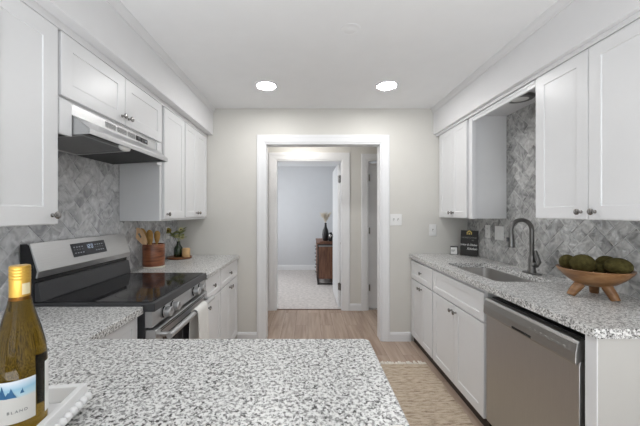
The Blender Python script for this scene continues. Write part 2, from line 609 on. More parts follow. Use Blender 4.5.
def obj(name, bm, m, parent=None, bevel=0.0, seg=2, smooth=False, local=False, sub=0, label=None):
    """link one mesh object; vertices are given in world space unless local=True."""
    if parent is not None and not local:
        d = world_loc(parent)
        for v in bm.verts:
            v.co -= d
    bmesh.ops.recalc_face_normals(bm, faces=bm.faces)
    me = bpy.data.meshes.new(name)
    bm.to_mesh(me)
    bm.free()
    for mm in (m if isinstance(m, (list, tuple)) else [m]):
        me.materials.append(mm)
    o = bpy.data.objects.new(name, me)
    COL.objects.link(o)
    if parent is not None:
        o.parent = parent
    if smooth:
        for p in me.polygons:
            p.use_smooth = True
        me.set_sharp_from_angle(angle=math.radians(38))
    if bevel:
        md = o.modifiers.new('bevel', 'BEVEL')
        md.width = bevel
        md.segments = seg
        md.limit_method = 'ANGLE'
        md.angle_limit = math.radians(40)
    if sub:
        md = o.modifiers.new('subd', 'SUBSURF')
        md.levels = sub
        md.render_levels = sub
    if label:
        o['label'] = label
    return o


def tag(o, label, cat, group=None):
    o['label'] = label
    o['category'] = cat
    if group:
        o['group'] = group
    return o


def struct(name, bm, m, bevel=0.0, seg=2, smooth=False, parent=None):
    o = obj(name, bm, m, parent, bevel, seg, smooth)
    if parent is None:
        o['kind'] = 'structure'
    return o


def B(*boxes):
    bm = bmesh.new()
    for b in boxes:
        box(bm, *b)
    return bm


def text(name, body, size, m, parent, M, extrude=0.0004, align='CENTER', shear=0.0, bold=0.0):
    """M: matrix in parent's local space; text lies in its XY plane."""
    c = bpy.data.curves.new(name, 'FONT')
    c.body = body
    c.size = size
    c.extrude = extrude
    c.align_x = align
    c.align_y = 'CENTER'
    c.shear = shear
    c.offset = bold
    t = bpy.data.objects.new('tmp_text', c)
    COL.objects.link(t)
    bpy.context.view_layer.update()
    me = bpy.data.meshes.new_from_object(t.evaluated_get(bpy.context.evaluated_depsgraph_get()))
    bpy.data.objects.remove(t)
    me.transform(M)
    me.materials.clear()
    me.materials.append(m)
    me.name = name
    o = bpy.data.objects.new(name, me)
    COL.objects.link(o)
    o.parent = parent
    return o


# ------------------------------------------------------------------ key dimensions
LW, RW = -1.384, 1.688          # side walls
BW = 3.158                      # back wall of the kitchen
CZ = 2.447                      # ceiling height
REAR = -3.25                    # wall behind the camera
BW2 = 3.28                      # hall side of the back wall
H0, H1 = 4.15, 4.27             # far wall of the hall
RB = 7.09                       # far wall of the bedroom
CT = 0.905                      # worktop height
CTR = 0.918                     # top of the right-hand worktop
SB = 2.168                      # underside of soffit

# ------------------------------------------------------------------ floors and ceilings
struct('floor', B((LW - 1.6, RW + 1.6, REAR - 0.1, H0 + 0.03, -0.06, 0.0)), M_FLOOR)
struct('floor_carpet', B((-1.6, 1.7, H0 + 0.045, RB + 0.12, -0.06, 0.004)), M_CARPET)
struct('trim_threshold', B((-0.447, 0.478, H0 + 0.018, H0 + 0.046, -0.05, 0.007)), M_REEL, 0.003)
struct('ceiling', B((LW - 1.6, RW + 1.6, REAR - 0.1, RB + 0.12, CZ, CZ + 0.1)), M_CEIL)

# ------------------------------------------------------------------ walls
struct('wall_left', B((LW - 0.12, LW, REAR - 0.1, BW2, 0, CZ)), M_WALL)
struct('wall_right', B((RW, RW + 0.12, REAR - 0.1, BW2, 0, CZ)), M_WALL)
OX0, OX1, OZ = -0.455, 0.774, 2.085       # kitchen doorway
struct('wall_back', B((LW - 1.5, OX0, BW, BW2, 0, CZ), (OX1, RW + 1.5, BW, BW2, 0, CZ), (OX0, OX1, BW, BW2, OZ, CZ)), M_WALL)
D0, D1 = -0.447, 0.478                    # bedroom doorway
E0, E1 = 0.822, 1.52                      # closed door in the hall
struct('wall_hall', B((LW - 1.5, D0, H0, H1, 0, CZ), (D1, E0, H0, H1, 0, CZ), (E1, RW + 1.5, H0, H1, 0, CZ),
                      (D0, D1, H0, H1, 2.08, CZ), (E0, E1, H0, H1, 2.08, CZ)), M_WALL)
struct('wall_hall_left', B((LW - 1.5, LW - 1.4, BW2, H0, 0, CZ)), M_WALL)
struct('wall_hall_right', B((RW + 1.4, RW + 1.5, BW2, H0, 0, CZ)), M_WALL)
struct('wall_bedroom_back', B((-1.7, 1.8, RB, RB + 0.12, 0, CZ)), M_GREYWALL)
struct('wall_bedroom_left', B((-1.7, -1.6, H1, RB, 0, 0.8), (-1.7, -1.6, H1, RB, 2.1, CZ), (-1.7, -1.6, H1, 4.95, 0.8, 2.1), (-1.7, -1.6, 6.45, RB, 0.8, 2.1)), M_GREYWALL)
struct('wall_bedroom_right', B((0.82, 0.92, H1, RB, 0, CZ)), M_GREYWALL)
# wall behind the camera with a wide window
struct('wall_rear', B((LW - 0.1, -1.0, REAR - 0.1, REAR, 0, CZ), (1.3, RW + 0.1, REAR - 0.1, REAR, 0, CZ),
                      (-1.0, 1.3, REAR - 0.1, REAR, 0, 0.75), (-1.0, 1.3, REAR - 0.1, REAR, 2.25, CZ)), M_REAR)


def window(name, x0, x1, y0, y1, z0, z1, axis):
    bm = bmesh.new()
    f = 0.05
    if axis == 'Y':
        ym = (y0 + y1) / 2
        for b in ((x0, x1, y0, y1, z0, z0 + f), (x0, x1, y0, y1, z1 - f, z1), (x0, x0 + f, y0, y1, z0, z1), (x1 - f, x1, y0, y1, z0, z1),
                  ((x0 + x1) / 2 - 0.03, (x0 + x1) / 2 + 0.03, y0, y1, z0, z1), (x0, x1, ym - 0.02, ym + 0.02, (z0 + z1) / 2 - 0.02, (z0 + z1) / 2 + 0.02)):
            box(bm, *b)
    else:
        xm = (x0 + x1) / 2
        for b in ((x0, x1, y0, y1, z0, z0 + f), (x0, x1, y0, y1, z1 - f, z1), (x0, x1, y0, y0 + f, z0, z1), (x0, x1, y1 - f, y1, z0, z1),
                  (xm - 0.02, xm + 0.02, y0, y1, (z0 + z1) / 2 - 0.02, (z0 + z1) / 2 + 0.02)):
            box(bm, *b)
    w = struct(name, bm, M_TRIM, 0.003)
    g = bmesh.new()
    if axis == 'Y':
        box(g, x0 + f, x1 - f, (y0 + y1) / 2 - 0.003, (y0 + y1) / 2 + 0.003, z0 + f, z1 - f)
    else:
        box(g, (x0 + x1) / 2 - 0.003, (x0 + x1) / 2 + 0.003, y0 + f, y1 - f, z0 + f, z1 - f)
    obj('pane', g, M_PANE, w)
    return w


M_PANE = glass_mat('clear_window_glass', (1, 1, 1), 0.0, 1.1)
window('window_1', -1.0, 1.3, REAR - 0.08, REAR - 0.02, 0.75, 2.25, 'Y')
window('added_window_2', -1.68, -1.62, 4.95, 6.45, 0.8, 2.1, 'X')  # unseen window, added along with the bedroom fill light

# soffits with a small cove at the ceiling
SL, SR = -0.998, 1.318
struct('wall_soffit_left', B((LW, SL, REAR, BW, SB, CZ)), M_SOFFIT, 0.003)
struct('wall_soffit_right', B((SR, RW, REAR, BW, SB, CZ)), M_SOFFIT, 0.003)


def cove(x, sg):
    bm = bmesh.new()
    pts = [(x, CZ), (x, CZ - 0.05), (x + sg * 0.006, CZ - 0.05), (x + sg * 0.010, CZ - 0.032), (x + sg * 0.020, CZ - 0.016), (x + sg * 0.024, CZ - 0.006), (x + sg * 0.024, CZ)]
    prism(bm, pts, 'Y', REAR, BW)
    return bm


struct('trim_1', cove(SL, 1), M_SOFFIT)
struct('trim_2', cove(SR, -1), M_SOFFIT)
# narrow scribe strip where the right-hand cabinets meet the soffit
struct('trim_3', B((1.345, 1.357, 0.6, BW, SB - 0.022, SB)), M_SOFFIT, 0.002)
struct('trim_4', B((-1.0795, -1.058, 0.6, BW, SB - 0.034, SB)), M_SOFFIT, 0.002)


# door casings
def casing(name, x0, x1, ztop, y, out, w=0.082, t=0.018):
    """picture-frame casing on the wall plane y, standing out by t towards sign out"""
    bm = bmesh.new()
    prof = [(0, 0), (0, t * 0.55), (w * 0.10, t * 0.72), (w * 0.55, t * 0.85), (w * 0.7, t), (w * 0.95, t), (w, t * 0.8), (w, 0)]

    def leg(xi, sgn):
        pts = [(xi + sgn * a, y + out * d) for a, d in prof]
        A = [bm.verts.new((p[0], p[1], 0.0)) for p in pts]
        Bv = []
        for (a, d), p in zip(prof, pts):
            Bv.append(bm.verts.new((p[0], p[1], ztop + a)))
        n = len(pts)
        for i in range(n):
            bm.faces.new((A[i], A[(i + 1) % n], Bv[(i + 1) % n], Bv[i]))
        bm.faces.new(A)
        return Bv
    L = leg(x0, -1)
    R = leg(x1, 1)
    n = len(L)
    for i in range(n):
        bm.faces.new((L[i], L[(i + 1) % n], R[(i + 1) % n], R[i]))
    return struct(name, bm, M_TRIM)


casing('trim_5', OX0, OX1, OZ, BW, -1)
casing('trim_6', OX0, OX1, OZ, BW2, 1)
struct('trim_7', B((OX0, OX0 + 0.016, BW - 0.004, BW2 + 0.004, 0, OZ), (OX1 - 0.016, OX1, BW - 0.004, BW2 + 0.004, 0, OZ), (OX0 + 0.016, OX1 - 0.016, BW - 0.004, BW2 + 0.004, OZ - 0.016, OZ)), M_TRIM, 0.002)
casing('trim_8', D0, D1, 2.08, H0, -1, 0.10)
struct('trim_9', B((D0, D0 + 0.016, H0 - 0.004, H1 + 0.004, 0, 2.08), (D1 - 0.016, D1, H0 - 0.004, H1 + 0.004, 0, 2.08), (D0 + 0.016, D1 - 0.016, H0 - 0.004, H1 + 0.004, 2.064, 2.08)), M_TRIM, 0.002)
casing('trim_10', E0, E1, 2.08, H0, -1, 0.085)
struct('trim_11', B((E0, E0 + 0.016, H0 - 0.004, H1 + 0.004, 0, 2.08), (E1 - 0.016, E1, H0 - 0.004, H1 + 0.004, 0, 2.08), (E0 + 0.016, E1 - 0.016, H0 - 0.004, H1 + 0.004, 2.064, 2.08)), M_TRIM, 0.002)


def baseboard(name, x0, x1, y, out, h=0.095):
    bm = bmesh.new()
    pts = [(y, 0), (y + out * 0.015, 0), (y + out * 0.015, h * 0.78), (y + out * 0.010, h * 0.86), (y + out * 0.008, h * 0.97), (y, h)]
    prism(bm, pts, 'X', x0, x1)
    return struct(name, bm, M_TRIM)


baseboard('baseboard_back_left', -0.742, OX0 - 0.083, BW, -1)
baseboard('baseboard_back_right', OX1 + 0.083, 1.078, BW, -1)
baseboard('baseboard_hall', D1 + 0.101, E0 - 0.086, H0, -1)
baseboard('baseboard_hall_left', LW - 1.4, D0 - 0.101, H0, -1)
baseboard('baseboard_bedroom', -1.6, 0.82, RB, -1, 0.12)

# ------------------------------------------------------------------ doors beyond the kitchen


def hinge(parent, x, y, z):
    bm = bmesh.new()
    box(bm, x - 0.004, x + 0.030, y - 0.006, y - 0.002, z - 0.045, z + 0.045)
    lathe(bm, [(0.007, -0.05), (0.007, 0.05)], 10, Matrix.Translation((x, y - 0.007, z)))
    obj('hinge', bm, M_NICKEL, parent, smooth=True)


# bedroom door, swung fully open into the bedroom
d1 = struct('door_1', B((0.425, 0.460, H1 + 0.012, H1 + 0.90, 0.012, 2.05)), M_TRIM, 0.003)
hb = bmesh.new()
for z in (0.30, 1.83):
    box(hb, 0.4595, 0.4625, H1 - 0.06, H1 + 0.004, z - 0.05, z + 0.05)
    box(hb, 0.426, 0.4595, H1 + 0.008, H1 + 0.012, z - 0.05, z + 0.05)
    lathe(hb, [(0.008, -0.055), (0.008, 0.055)], 10, Matrix.Translation((0.452, H1 + 0.004, z)))
obj('hinge', hb, M_NICKEL, d1)
kb = bmesh.new()
lathe(kb, [(0.028, 0), (0.028, 0.006), (0.012, 0.010), (0.012, 0.035), (0.027, 0.045), (0.029, 0.058), (0.018, 0.068), (0, 0.07)], 20, frame_at((0.425, H1 + 0.83, 0.96), (-1, 0, 0)))
obj('door_knob', kb, M_NICKEL, d1, smooth=True)
# closed hall door, set back in its jamb
d2 = struct('door_2', B((E0 + 0.020, E1 - 0.020, H0 + 0.060, H0 + 0.095, 0.012, 2.055)), M_TRIM, 0.003)
for z in (0.30, 1.10, 1.84):
    hinge(d2, E0 + 0.020, H0 + 0.060, z)
obj('white_sliver', B((E0 + 0.05, E0 + 0.13, H0 + 0.030, H0 + 0.0595, 2.025, 2.045)), M_PLATE, d2, 0.006, 3)  # small white sliver at the door top, object not identified
kb = bmesh.new()
lathe(kb, [(0.028, 0), (0.028, 0.006), (0.012, 0.010), (0.012, 0.035), (0.027, 0.045), (0.029, 0.058), (0.018, 0.068), (0, 0.07)], 20, frame_at((E1 - 0.09, H0 + 0.06, 0.96), (0, -1, 0)))
obj('door_knob', kb, M_NICKEL, d2, smooth=True)

# ------------------------------------------------------------------ tiled backsplashes


def herringbone(a0, a1, z0, z1, W_=0.076, gap=0.0036, seed=1):
    """returns bm in plane coords (a, depth, z); depth 0 = wall, out positive"""
    rnd = random.Random(seed)
    bm = bmesh.new()
    lay = bm.loops.layers.float_color.new('tone')
    ca, cz = (a0 + a1) / 2, (z0 + z1) / 2
    R = max(a1 - a0, z1 - z0) * 0.75 + 0.3
    n = int(R / W_) + 2
    c45 = math.sqrt(0.5)
    for i in range(-n, n):
        for j in range(-n, n):
            c = (i - j) % 4
            if c == 0:
                u0, u1, v0, v1 = i, i + 2, j, j + 1
            elif c == 3:
                u0, u1, v0, v1 = i, i + 1, j, j + 2
            else:
                continue
            u0, u1, v0, v1 = u0 * W_ + gap / 2, u1 * W_ - gap / 2, v0 * W_ + gap / 2, v1 * W_ - gap / 2
            mu, mv = (u0 + u1) / 2, (v0 + v1) / 2
            ma, mz = (mu - mv) * c45 + ca, (mu + mv) * c45 + cz
            if ma < a0 - 0.15 or ma > a1 + 0.15 or mz < z0 - 0.15 or mz > z1 + 0.15:
                continue
            ta, tb = rnd.uniform(-0.022, 0.022), rnd.uniform(-0.022, 0.022)
            e = 0.0025

            def P(u, v, d):
                return ((u - v) * c45 + ca, d, (u + v) * c45 + cz)
            base = [bm.verts.new(P(u, v, 0.001)) for u, v in ((u0, v0), (u1, v0), (u1, v1), (u0, v1))]
            side = [bm.verts.new(P(u, v, 0.0055)) for u, v in ((u0, v0), (u1, v0), (u1, v1), (u0, v1))]
            top = [bm.verts.new(P(u, v, 0.0078 + ta * (u - mu) + tb * (v - mv))) for u, v in ((u0 + e, v0 + e), (u1 - e, v0 + e), (u1 - e, v1 - e), (u0 + e, v1 - e))]
            t = (rnd.random(), rnd.random(), rnd.random(), 1)
            fs = [bm.faces.new(top)]
            for k in range(4):
                k2 = (k + 1) % 4
                fs.append(bm.faces.new((base[k], base[k2], side[k2], side[k])))
                fs.append(bm.faces.new((side[k], side[k2], top[k2], top[k])))
            for f in fs:
                for l in f.loops:
                    l[lay] = t
    for co, no in (((a0, 0, 0), (-1, 0, 0)), ((a1, 0, 0), (1, 0, 0)), ((0, 0, z0), (0, 0, -1)), ((0, 0, z1), (0, 0, 1))):
        bmesh.ops.bisect_plane(bm, geom=bm.verts[:] + bm.edges[:] + bm.faces[:], plane_co=co, plane_no=no, clear_outer=True)
    return bm


def splash(name, xwall, sg, a0, a1, z0, z1, m, mg, seed):
    bm = herringbone(a0, a1, z0, z1, seed=seed)
    for v in bm.verts:
        a, d, z = v.co
        v.co = (xwall + sg * d, a, z)
    for f in bm.faces:
        f.normal_update()
    o = struct(name, bm, m)
    g = obj('grout', B((xwall + sg * 0.0002, xwall + sg * 0.0050, a0, a1, z0, z1)), mg, o)
    return o


splash('wall_left_backsplash', LW, 1, 0.9, BW, CT + 0.001, 1.84, M_TILEL, M_GROUTL, 3)
splash('wall_right_backsplash', RW, -1, 1.10, BW, CT + 0.001, SB, M_TILER, M_GROUTR, 5)
TL, TR = LW + 0.0095, RW - 0.0095         # faces of the tile

# ------------------------------------------------------------------ cabinets


def shaker(sg, xf, y0, y1, z0, z1, th=0.019, rail=0.058, rec=0.005):
    """door or drawer front; front face at x = xf looking along sg*X"""
    bm = bmesh.new()

    sb_ = 0.0042

    def ring(yy0, yy1, zz0, zz1, d):
        return [bm.verts.new((xf - sg * d, y, z)) for y, z in ((yy0, zz0), (yy1, zz0), (yy1, zz1), (yy0, zz1))]
    back = ring(y0, y1, z0, z1, th)
    out = ring(y0, y1, z0, z1, 0)
    inn = ring(y0 + rail, y1 - rail, z0 + rail, z1 - rail, 0)
    s = 0.0006
    pan = ring(y0 + rail + s, y1 - rail - s, z0 + rail + sb_, z1 - rail - s, rec)
    bm.faces.new(back)
    bm.faces.new(pan)
    for a, b in ((back, out), (out, inn), (inn, pan)):
        for k in range(4):
            bm.faces.new((a[k], a[(k + 1) % 4], b[(k + 1) % 4], b[k]))
    return bm


KNOB_PROF = [(0.0085, 0), (0.0085, 0.002), (0.0055, 0.004), (0.0055, 0.013), (0.0125, 0.018), (0.0155, 0.022), (0.0150, 0.026), (0.010, 0.0285), (0, 0.029)]


def knob(parent, sg, x, y, z):
    bm = bmesh.new()
    lathe(bm, KNOB_PROF, 18, frame_at((x, y, z), (sg, 0, 0)))
    return obj('knob', bm, M_NICKEL, parent, smooth=True)


def door(parent, sg, xf, y0, y1, z0, z1, ky=None, kz=None, rail=0.058, name='door'):
    d = obj(name, shaker(sg, xf, y0, y1, z0, z1, rail=rail), M_CAB, parent, 0.0015)
    if ky is not None:
        knob(d, sg, xf, ky, kz)
    return d


FL = -1.060        # left upper door faces
FR = 1.358         # right upper door faces
UB = 1.298         # underside of left uppers
DT = 2.131         # left door tops
DTR = 2.1455       # right door tops


def upper(name, label, sg, xwall, y0, y1, zb, zt=SB - 0.002, face=None, group=None):
    cx = (xwall + face) / 2
    r = thing(name, label, 'cabinet', (cx, (y0 + y1) / 2, zb), 0, 'white wall cabinets')
    bm = bmesh.new()
    fx = face - sg * 0.020
    box(bm, xwall, fx, y0, y1, zb, zt)
    obj('body', bm, M_CAB, r, 0.002)
    return r


# left uppers
c = upper('wall_cabinet', 'tall white wall cabinet nearest the camera on the left, beside the range hood', 1, TL, 0.955, 1.283, UB, face=FL)
door(c, 1, FL, 0.965, 1.272, UB + 0.004, DT, 1.243, UB + 0.040, 0.070)
c = upper('wall_cabinet', 'short white two-door cabinet directly above the range hood', 1, TL, 1.285, 2.183, 1.845, face=FL)
door(c, 1, FL, 1.291, 1.738, 1.857, DT, 1.710, 1.900, 0.062)
door(c, 1, FL, 1.743, 2.178, 1.857, DT, 1.772, 1.900, 0.062)
# fillers each side of the hood hang from this cabinet
obj('side_filler', B((FL - 0.020, FL - 0.004, 1.285, 1.352, 1.69, 1.844)), M_CAB, c, 0.0015)
obj('side_filler', B((FL - 0.020, FL - 0.004, 2.115, 2.183, 1.69, 1.844)), M_CAB, c, 0.0015)
c = upper('wall_cabinet', 'narrow white single-door wall cabinet just beyond the range hood', 1, TL, 2.185, 2.588, UB - 0.010, face=FL)
door(c, 1, FL, 2.218, 2.580, UB + 0.006, DT, 2.255, UB + 0.040)
c = upper('wall_cabinet', 'white two-door wall cabinet in the far left corner above the flower tray', 1, TL, 2.590, BW - 0.003, UB - 0.010, face=FL)
door(c, 1, FL, 2.597, 2.866, UB + 0.012, DT, 2.838, UB + 0.050, 0.052)
door(c, 1, FL, 2.871, 3.142, UB + 0.012, DT, 2.899, UB + 0.050, 0.052)
# right uppers
c = upper('wall_cabinet', 'white two-door wall cabinet in the far right corner above the black sign', -1, TR, 2.535, BW - 0.003, 1.300, face=FR)
door(c, -1, FR, 2.572, 2.826, 1.308, DTR, 2.801, 1.350, 0.050)
door(c, -1, FR, 2.831, 3.085, 1.308, DTR, 2.856, 1.350, 0.050)
obj('face_frame', B((FR + 0.001, FR + 0.028, 2.486, 2.534, 1.298, SB - 0.024)), M_CAB, c, 0.001)
c = upper('wall_cabinet', 'large white two-door wall cabinet nearest on the right, above the wooden bowl', -1, TR, 1.090, 1.800, 1.314, face=FR)
door(c, -1, FR, 1.458, 1.790, 1.318, DTR, 1.492, 1.353, 0.062)
door(c, -1, FR, 1.120, 1.453, 1.318, DTR, 1.419, 1.353, 0.062)
# valance between the two right-hand uppers
vb = obj('valance', B((1.366, 1.384, 1.802, 2.484, 2.106, SB - 0.023), (1.361, 1.366, 1.802, 2.484, 2.128, SB - 0.023)), M_CAB, None, 0.0015)
tag(vb, 'long narrow white valance board bridging the two right wall cabinets above the sink', 'valance')
pl = thing('puck_light', 'small round flush light under the soffit above the sink', 'light', (1.50, 2.12, SB - 0.001))
bm = bmesh.new()
lathe(bm, [(0.085, 0), (0.085, -0.012), (0.078, -0.018), (0.066, -0.018)], 40)
obj('trim_ring', bm, M_GREYNICKEL, pl, smooth=True, local=True)
bm = bmesh.new()
lathe(bm, [(0.065, -0.003), (0.065, -0.016), (0.03, -0.021), (0, -0.022)], 40)
obj('lens', bm, M_LENS, pl, smooth=True, local=True)

# base cabinets
FBL, FBR = -0.738, 1.080
KB = 0.082


def base(name, label, sg, xwall, face, y0, y1, zt=None):
    zt = zt or (CT - 0.0365 if sg > 0 else CTR - 0.0395)
    r = thing(name, label, 'cabinet', ((xwall + face) / 2, (y0 + y1) / 2, 0), 0, 'white base cabinets')
    fx = face - sg * 0.020
    bm = bmesh.new()
    box(bm, xwall, fx, y0, y1, KB - 0.006, zt)
    if name == 'sink_cabinet':
        bm.free()
        bm = bmesh.new()
        t = 0.018
        for b in ((xwall, fx, y0, y0 + t, KB - 0.006, zt), (xwall, fx, y1 - t, y1, KB - 0.006, zt), (xwall, fx, y0 + t, y1 - t, KB - 0.006, KB + 0.012),
                  (xwall, xwall - 0.012, y0 + t, y1 - t, KB + 0.012, zt), (fx, fx + 0.018, y0 + t, y1 - t, KB + 0.012, zt)):
            box(bm, *b)
    obj('body', bm, M_CAB, r, 0.002)
    obj('toe_kick', B((xwall, fx - sg * 0.013, y0, y1, 0.0, KB - 0.007)), M_KICK, r)  # dark kick set forward to stand in for shade under the doors
    return r


c = base('base_cabinet', 'white one-door base cabinet with a drawer right beside the range', 1, TL, FBL, 2.158, 2.538)
d = door(c, 1, FBL, 2.168, 2.532, 0.700, 0.862, rail=0.040, name='drawer')
knob(d, 1, FBL - 0.008, 2.35, 0.781)
door(c, 1, FBL, 2.168, 2.532, 0.085, 0.690, 2.20, 0.650)
c = base('base_cabinet', 'white two-door base cabinet with one drawer in the far left corner', 1, TL, FBL, 2.540, BW - 0.003)
d = door(c, 1, FBL, 2.546, 3.140, 0.700, 0.862, rail=0.040, name='drawer')
knob(d, 1, FBL - 0.008, 2.843, 0.781)
door(c, 1, FBL, 2.546, 2.840, 0.085, 0.690, 2.815, 0.650)
door(c, 1, FBL, 2.846, 3.140, 0.085, 0.690, 2.871, 0.650)
c = base('base_cabinet', 'white base cabinet between the range and the peninsula, mostly hidden', 1, TL, FBL - 0.058, 1.00, 1.412)
door(c, 1, FBL - 0.058, 1.066, 1.400, 0.700, 0.862, rail=0.040, name='drawer')
door(c, 1, FBL - 0.058, 1.066, 1.400, 0.085, 0.690)

c = base('base_cabinet', 'white base cabinet with a drawer and two doors in the far right corner', -1, TR, FBR, 2.604, BW - 0.003)
d = door(c, -1, FBR, 2.611, 3.140, 0.675, 0.853, rail=0.046, name='drawer')
knob(d, -1, FBR + 0.008, 2.876, 0.766)
door(c, -1, FBR, 2.611, 2.874, 0.080, 0.663, 2.850, 0.618, 0.052)
door(c, -1, FBR, 2.879, 3.140, 0.080, 0.663, 2.903, 0.618, 0.052)
c = base('sink_cabinet', 'white sink base cabinet with a wide false front and two doors beside the dishwasher', -1, TR, FBR, 1.838, 2.602)
door(c, -1, FBR, 1.846, 2.594, 0.675, 0.853, rail=0.046, name='false_front')
door(c, -1, FBR, 1.846, 2.217, 0.080, 0.663, 2.190, 0.618)
door(c, -1, FBR, 2.223, 2.594, 0.080, 0.663, 2.250, 0.618)
# end panel at the near end of the right run
c = thing('end_panel', 'white cabinet end panel to the right of the dishwasher under the granite', 'panel', (1.38, 1.145, 0))
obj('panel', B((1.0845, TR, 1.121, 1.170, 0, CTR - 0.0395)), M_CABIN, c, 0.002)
obj('front_stile', B((1.080, 1.0842, 1.121, 1.170, 0.0, CTR - 0.0395)), M_CAB, c, 0.0015)

# peninsula cabinet under the foreground worktop
c = thing('peninsula_cabinet', 'white cabinet run under the foreground granite peninsula', 'cabinet', (-0.6, 0.68, 0))
obj('body', B((LW + 0.005, 0.180, 0.42, 0.985, 0.08, CT - 0.0365)), M_CAB, c, 0.002)
obj('toe_kick', B((LW + 0.005, 0.16, 0.46, 0.93, 0, 0.079)), M_KICK, c)
ep = bmesh.new()
obj('end_panel', B((0.1805, 0.196, 0.42, 0.985, 0.0, CT - 0.0365)), M_CAB, c, 0.0015)

# ------------------------------------------------------------------ worktops
TH = 0.035


def slab(pts, z0, z1, hole=None, rnd=None):
    """polygon slab (pts ccw, XY); optional hole polygon"""
    bm = bmesh.new()
    if hole is None:
        prism(bm, pts, 'Z', z0, z1)
        return bm
    loops = [pts, hole]
    for z in (z0, z1):
        edges = []
        for lp in loops:
            vs = [bm.verts.new((p[0], p[1], z)) for p in lp]
            edges += [bm.edges.new((vs[i], vs[(i + 1) % len(vs)])) for i in range(len(vs))]
        bmesh.ops.triangle_fill(bm, use_beauty=True, use_dissolve=False, edges=edges)
    bm.verts.ensure_lookup_table()
    n = len(pts)
    m_ = len(hole)
    V = bm.verts
    tot = n + m_
    for i in range(n):
        bm.faces.new((V[i], V[(i + 1) % n], V[tot + (i + 1) % n], V[tot + i]))
    for i in range(m_):
        bm.faces.new((V[n + i], V[n + (i + 1) % m_], V[tot + n + (i + 1) % m_], V[tot + n + i]))
    return bm


def rounded(x0, x1, y0, y1, r, seg=6):
    out = []
    for cx, cy, a0 in ((x1 - r, y1 - r, 0), (x0 + r, y1 - r, 90), (x0 + r, y0 + r, 180), (x1 - r, y0 + r, 270)):
        for k in range(seg + 1):
            a = math.radians(a0 + 90 * k / seg)
            out.append((cx + r * math.cos(a), cy + r * math.sin(a)))
    return out


def corner(cx, cy, r, a0, seg=4):
    return [(cx + r * math.cos(math.radians(a0 + 90 * k / seg)), cy + r * math.sin(math.radians(a0 + 90 * k / seg))) for k in range(seg + 1)]


pts = [(LW + 0.001, 0.25)] + [(0.213, 0.25)] + corner(0.213 - 0.022, 1.056 - 0.022, 0.022, 0) + [(-0.778, 1.056), (-0.778, 1.418), (LW + 0.001, 1.418)]
w = obj('worktop', slab(pts, CT - TH, CT), M_GRANITE, None, 0.004, 3)
tag(w, 'speckled granite peninsula worktop in the foreground, holding the white tray', 'worktop')
w = obj('worktop', B((TL - 0.008, -0.722, 2.154, BW - 0.002, CT - TH, CT)), M_GRANITE, None, 0.004, 3)
tag(w, 'short granite worktop beyond the range, in the far left corner', 'worktop')
SK = rounded(1.178, 1.542, 1.870, 2.570, 0.055)
rp = [(1.064, BW - 0.002), (1.064, 1.130)] + corner(1.064 + 0.012, 1.112 + 0.012, 0.012, 180)[1:] + [(TR + 0.008, 1.112), (TR + 0.008, BW - 0.002)]
w = obj('worktop', slab(rp, CTR - 0.038, CTR, SK[::-1]), M_GRANITE, None, 0.004, 3)
tag(w, 'long granite worktop on the right with the sink cut into it', 'worktop')

# ------------------------------------------------------------------ sink and faucet
s = thing('sink', 'stainless undermount sink set in the right granite worktop below the faucet', 'sink', (1.3575, 2.215, CTR - 0.038 - 0.20))
bm = bmesh.new()
levels = [(-0.010, CTR - 0.038 - 0.001, 0.065), (0.004, CTR - 0.038 - 0.001, 0.055), (0.006, CTR - 0.038 - 0.06, 0.055), (0.014, CTR - 0.038 - 0.175, 0.055), (0.035, CTR - 0.038 - 0.196, 0.045), (0.10, CTR - 0.038 - 0.200, 0.04)]
rings = []
for ins, z, r in levels:
    rings.append([bm.verts.new((p[0], p[1], z)) for p in rounded(1.178 + ins, 1.542 - ins, 1.870 + ins, 2.570 - ins, r)])
for a, b in zip(rings, rings[1:]):
    for k in range(len(a)):
        bm.faces.new((a[k], a[(k + 1) % len(a)], b[(k + 1) % len(b)], b[k]))
bm.faces.new(rings[-1])
o = obj('basin', bm, M_SINK, s, smooth=True)
sd = o.modifiers.new('thick', 'SOLIDIFY')
sd.thickness = 0.0015
sd.offset = 0
bm = bmesh.new()
lathe(bm, [(0.055, 0.0015), (0.05, 0.004), (0.042, 0.004), (0.038, 0.001), (0, 0.001)], 28, Matrix.Translation((1.3575, 2.215, CTR - 0.038 - 0.2)))
obj('drain', bm, M_NICKEL, s, smooth=True)

f = thing('faucet', 'grey gooseneck pull-down kitchen faucet standing behind the sink', 'faucet', (1.585, 2.125, CTR))
bm = bmesh.new()
prism(bm, [(1.585 + x, 2.125 + y) for x, y in rounded(-0.030, 0.030, -0.075, 0.075, 0.029, 6)], 'Z', CTR + 0.0005, CTR + 0.009)
obj('base_plate', bm, M_GREYNICKEL, f, 0.002)
bm = bmesh.new()
lathe(bm, [(0.027, 0.009), (0.027, 0.02), (0.024, 0.03), (0.0235, 0.095), (0.020, 0.115), (0.0155, 0.13)], 28, Matrix.Translation((1.585, 2.125, CTR)))
obj('body', bm, M_GREYNICKEL, f, smooth=True)
bm = bmesh.new()
zc = CTR + 0.302
R_ = 0.078
path = [(1.585, 2.125, CTR + 0.128), (1.585, 2.125, CTR + 0.2), (1.585, 2.125, zc)]
for k in range(1, 15):
    a = PI * k / 14 * 1.02
    path.append((1.585 - R_ + R_ * math.cos(a), 2.125 - 0.012 * k / 14, zc + R_ * math.sin(a)))
last = path[-1]
path.append((last[0] + 0.001, last[1], zc - 0.025))
tube(bm, path, 0.0148, 18)
obj('spout', bm, M_GREYNICKEL, f, smooth=True)
bm = bmesh.new()
hx, hy = last[0] + 0.001, last[1]
lathe(bm, [(0.016, 0), (0.018, -0.005), (0.020, -0.04), (0.0245, -0.082), (0.0245, -0.092), (0.020, -0.094), (0, -0.094)], 24, Matrix.Translation((hx, hy, zc - 0.022)))
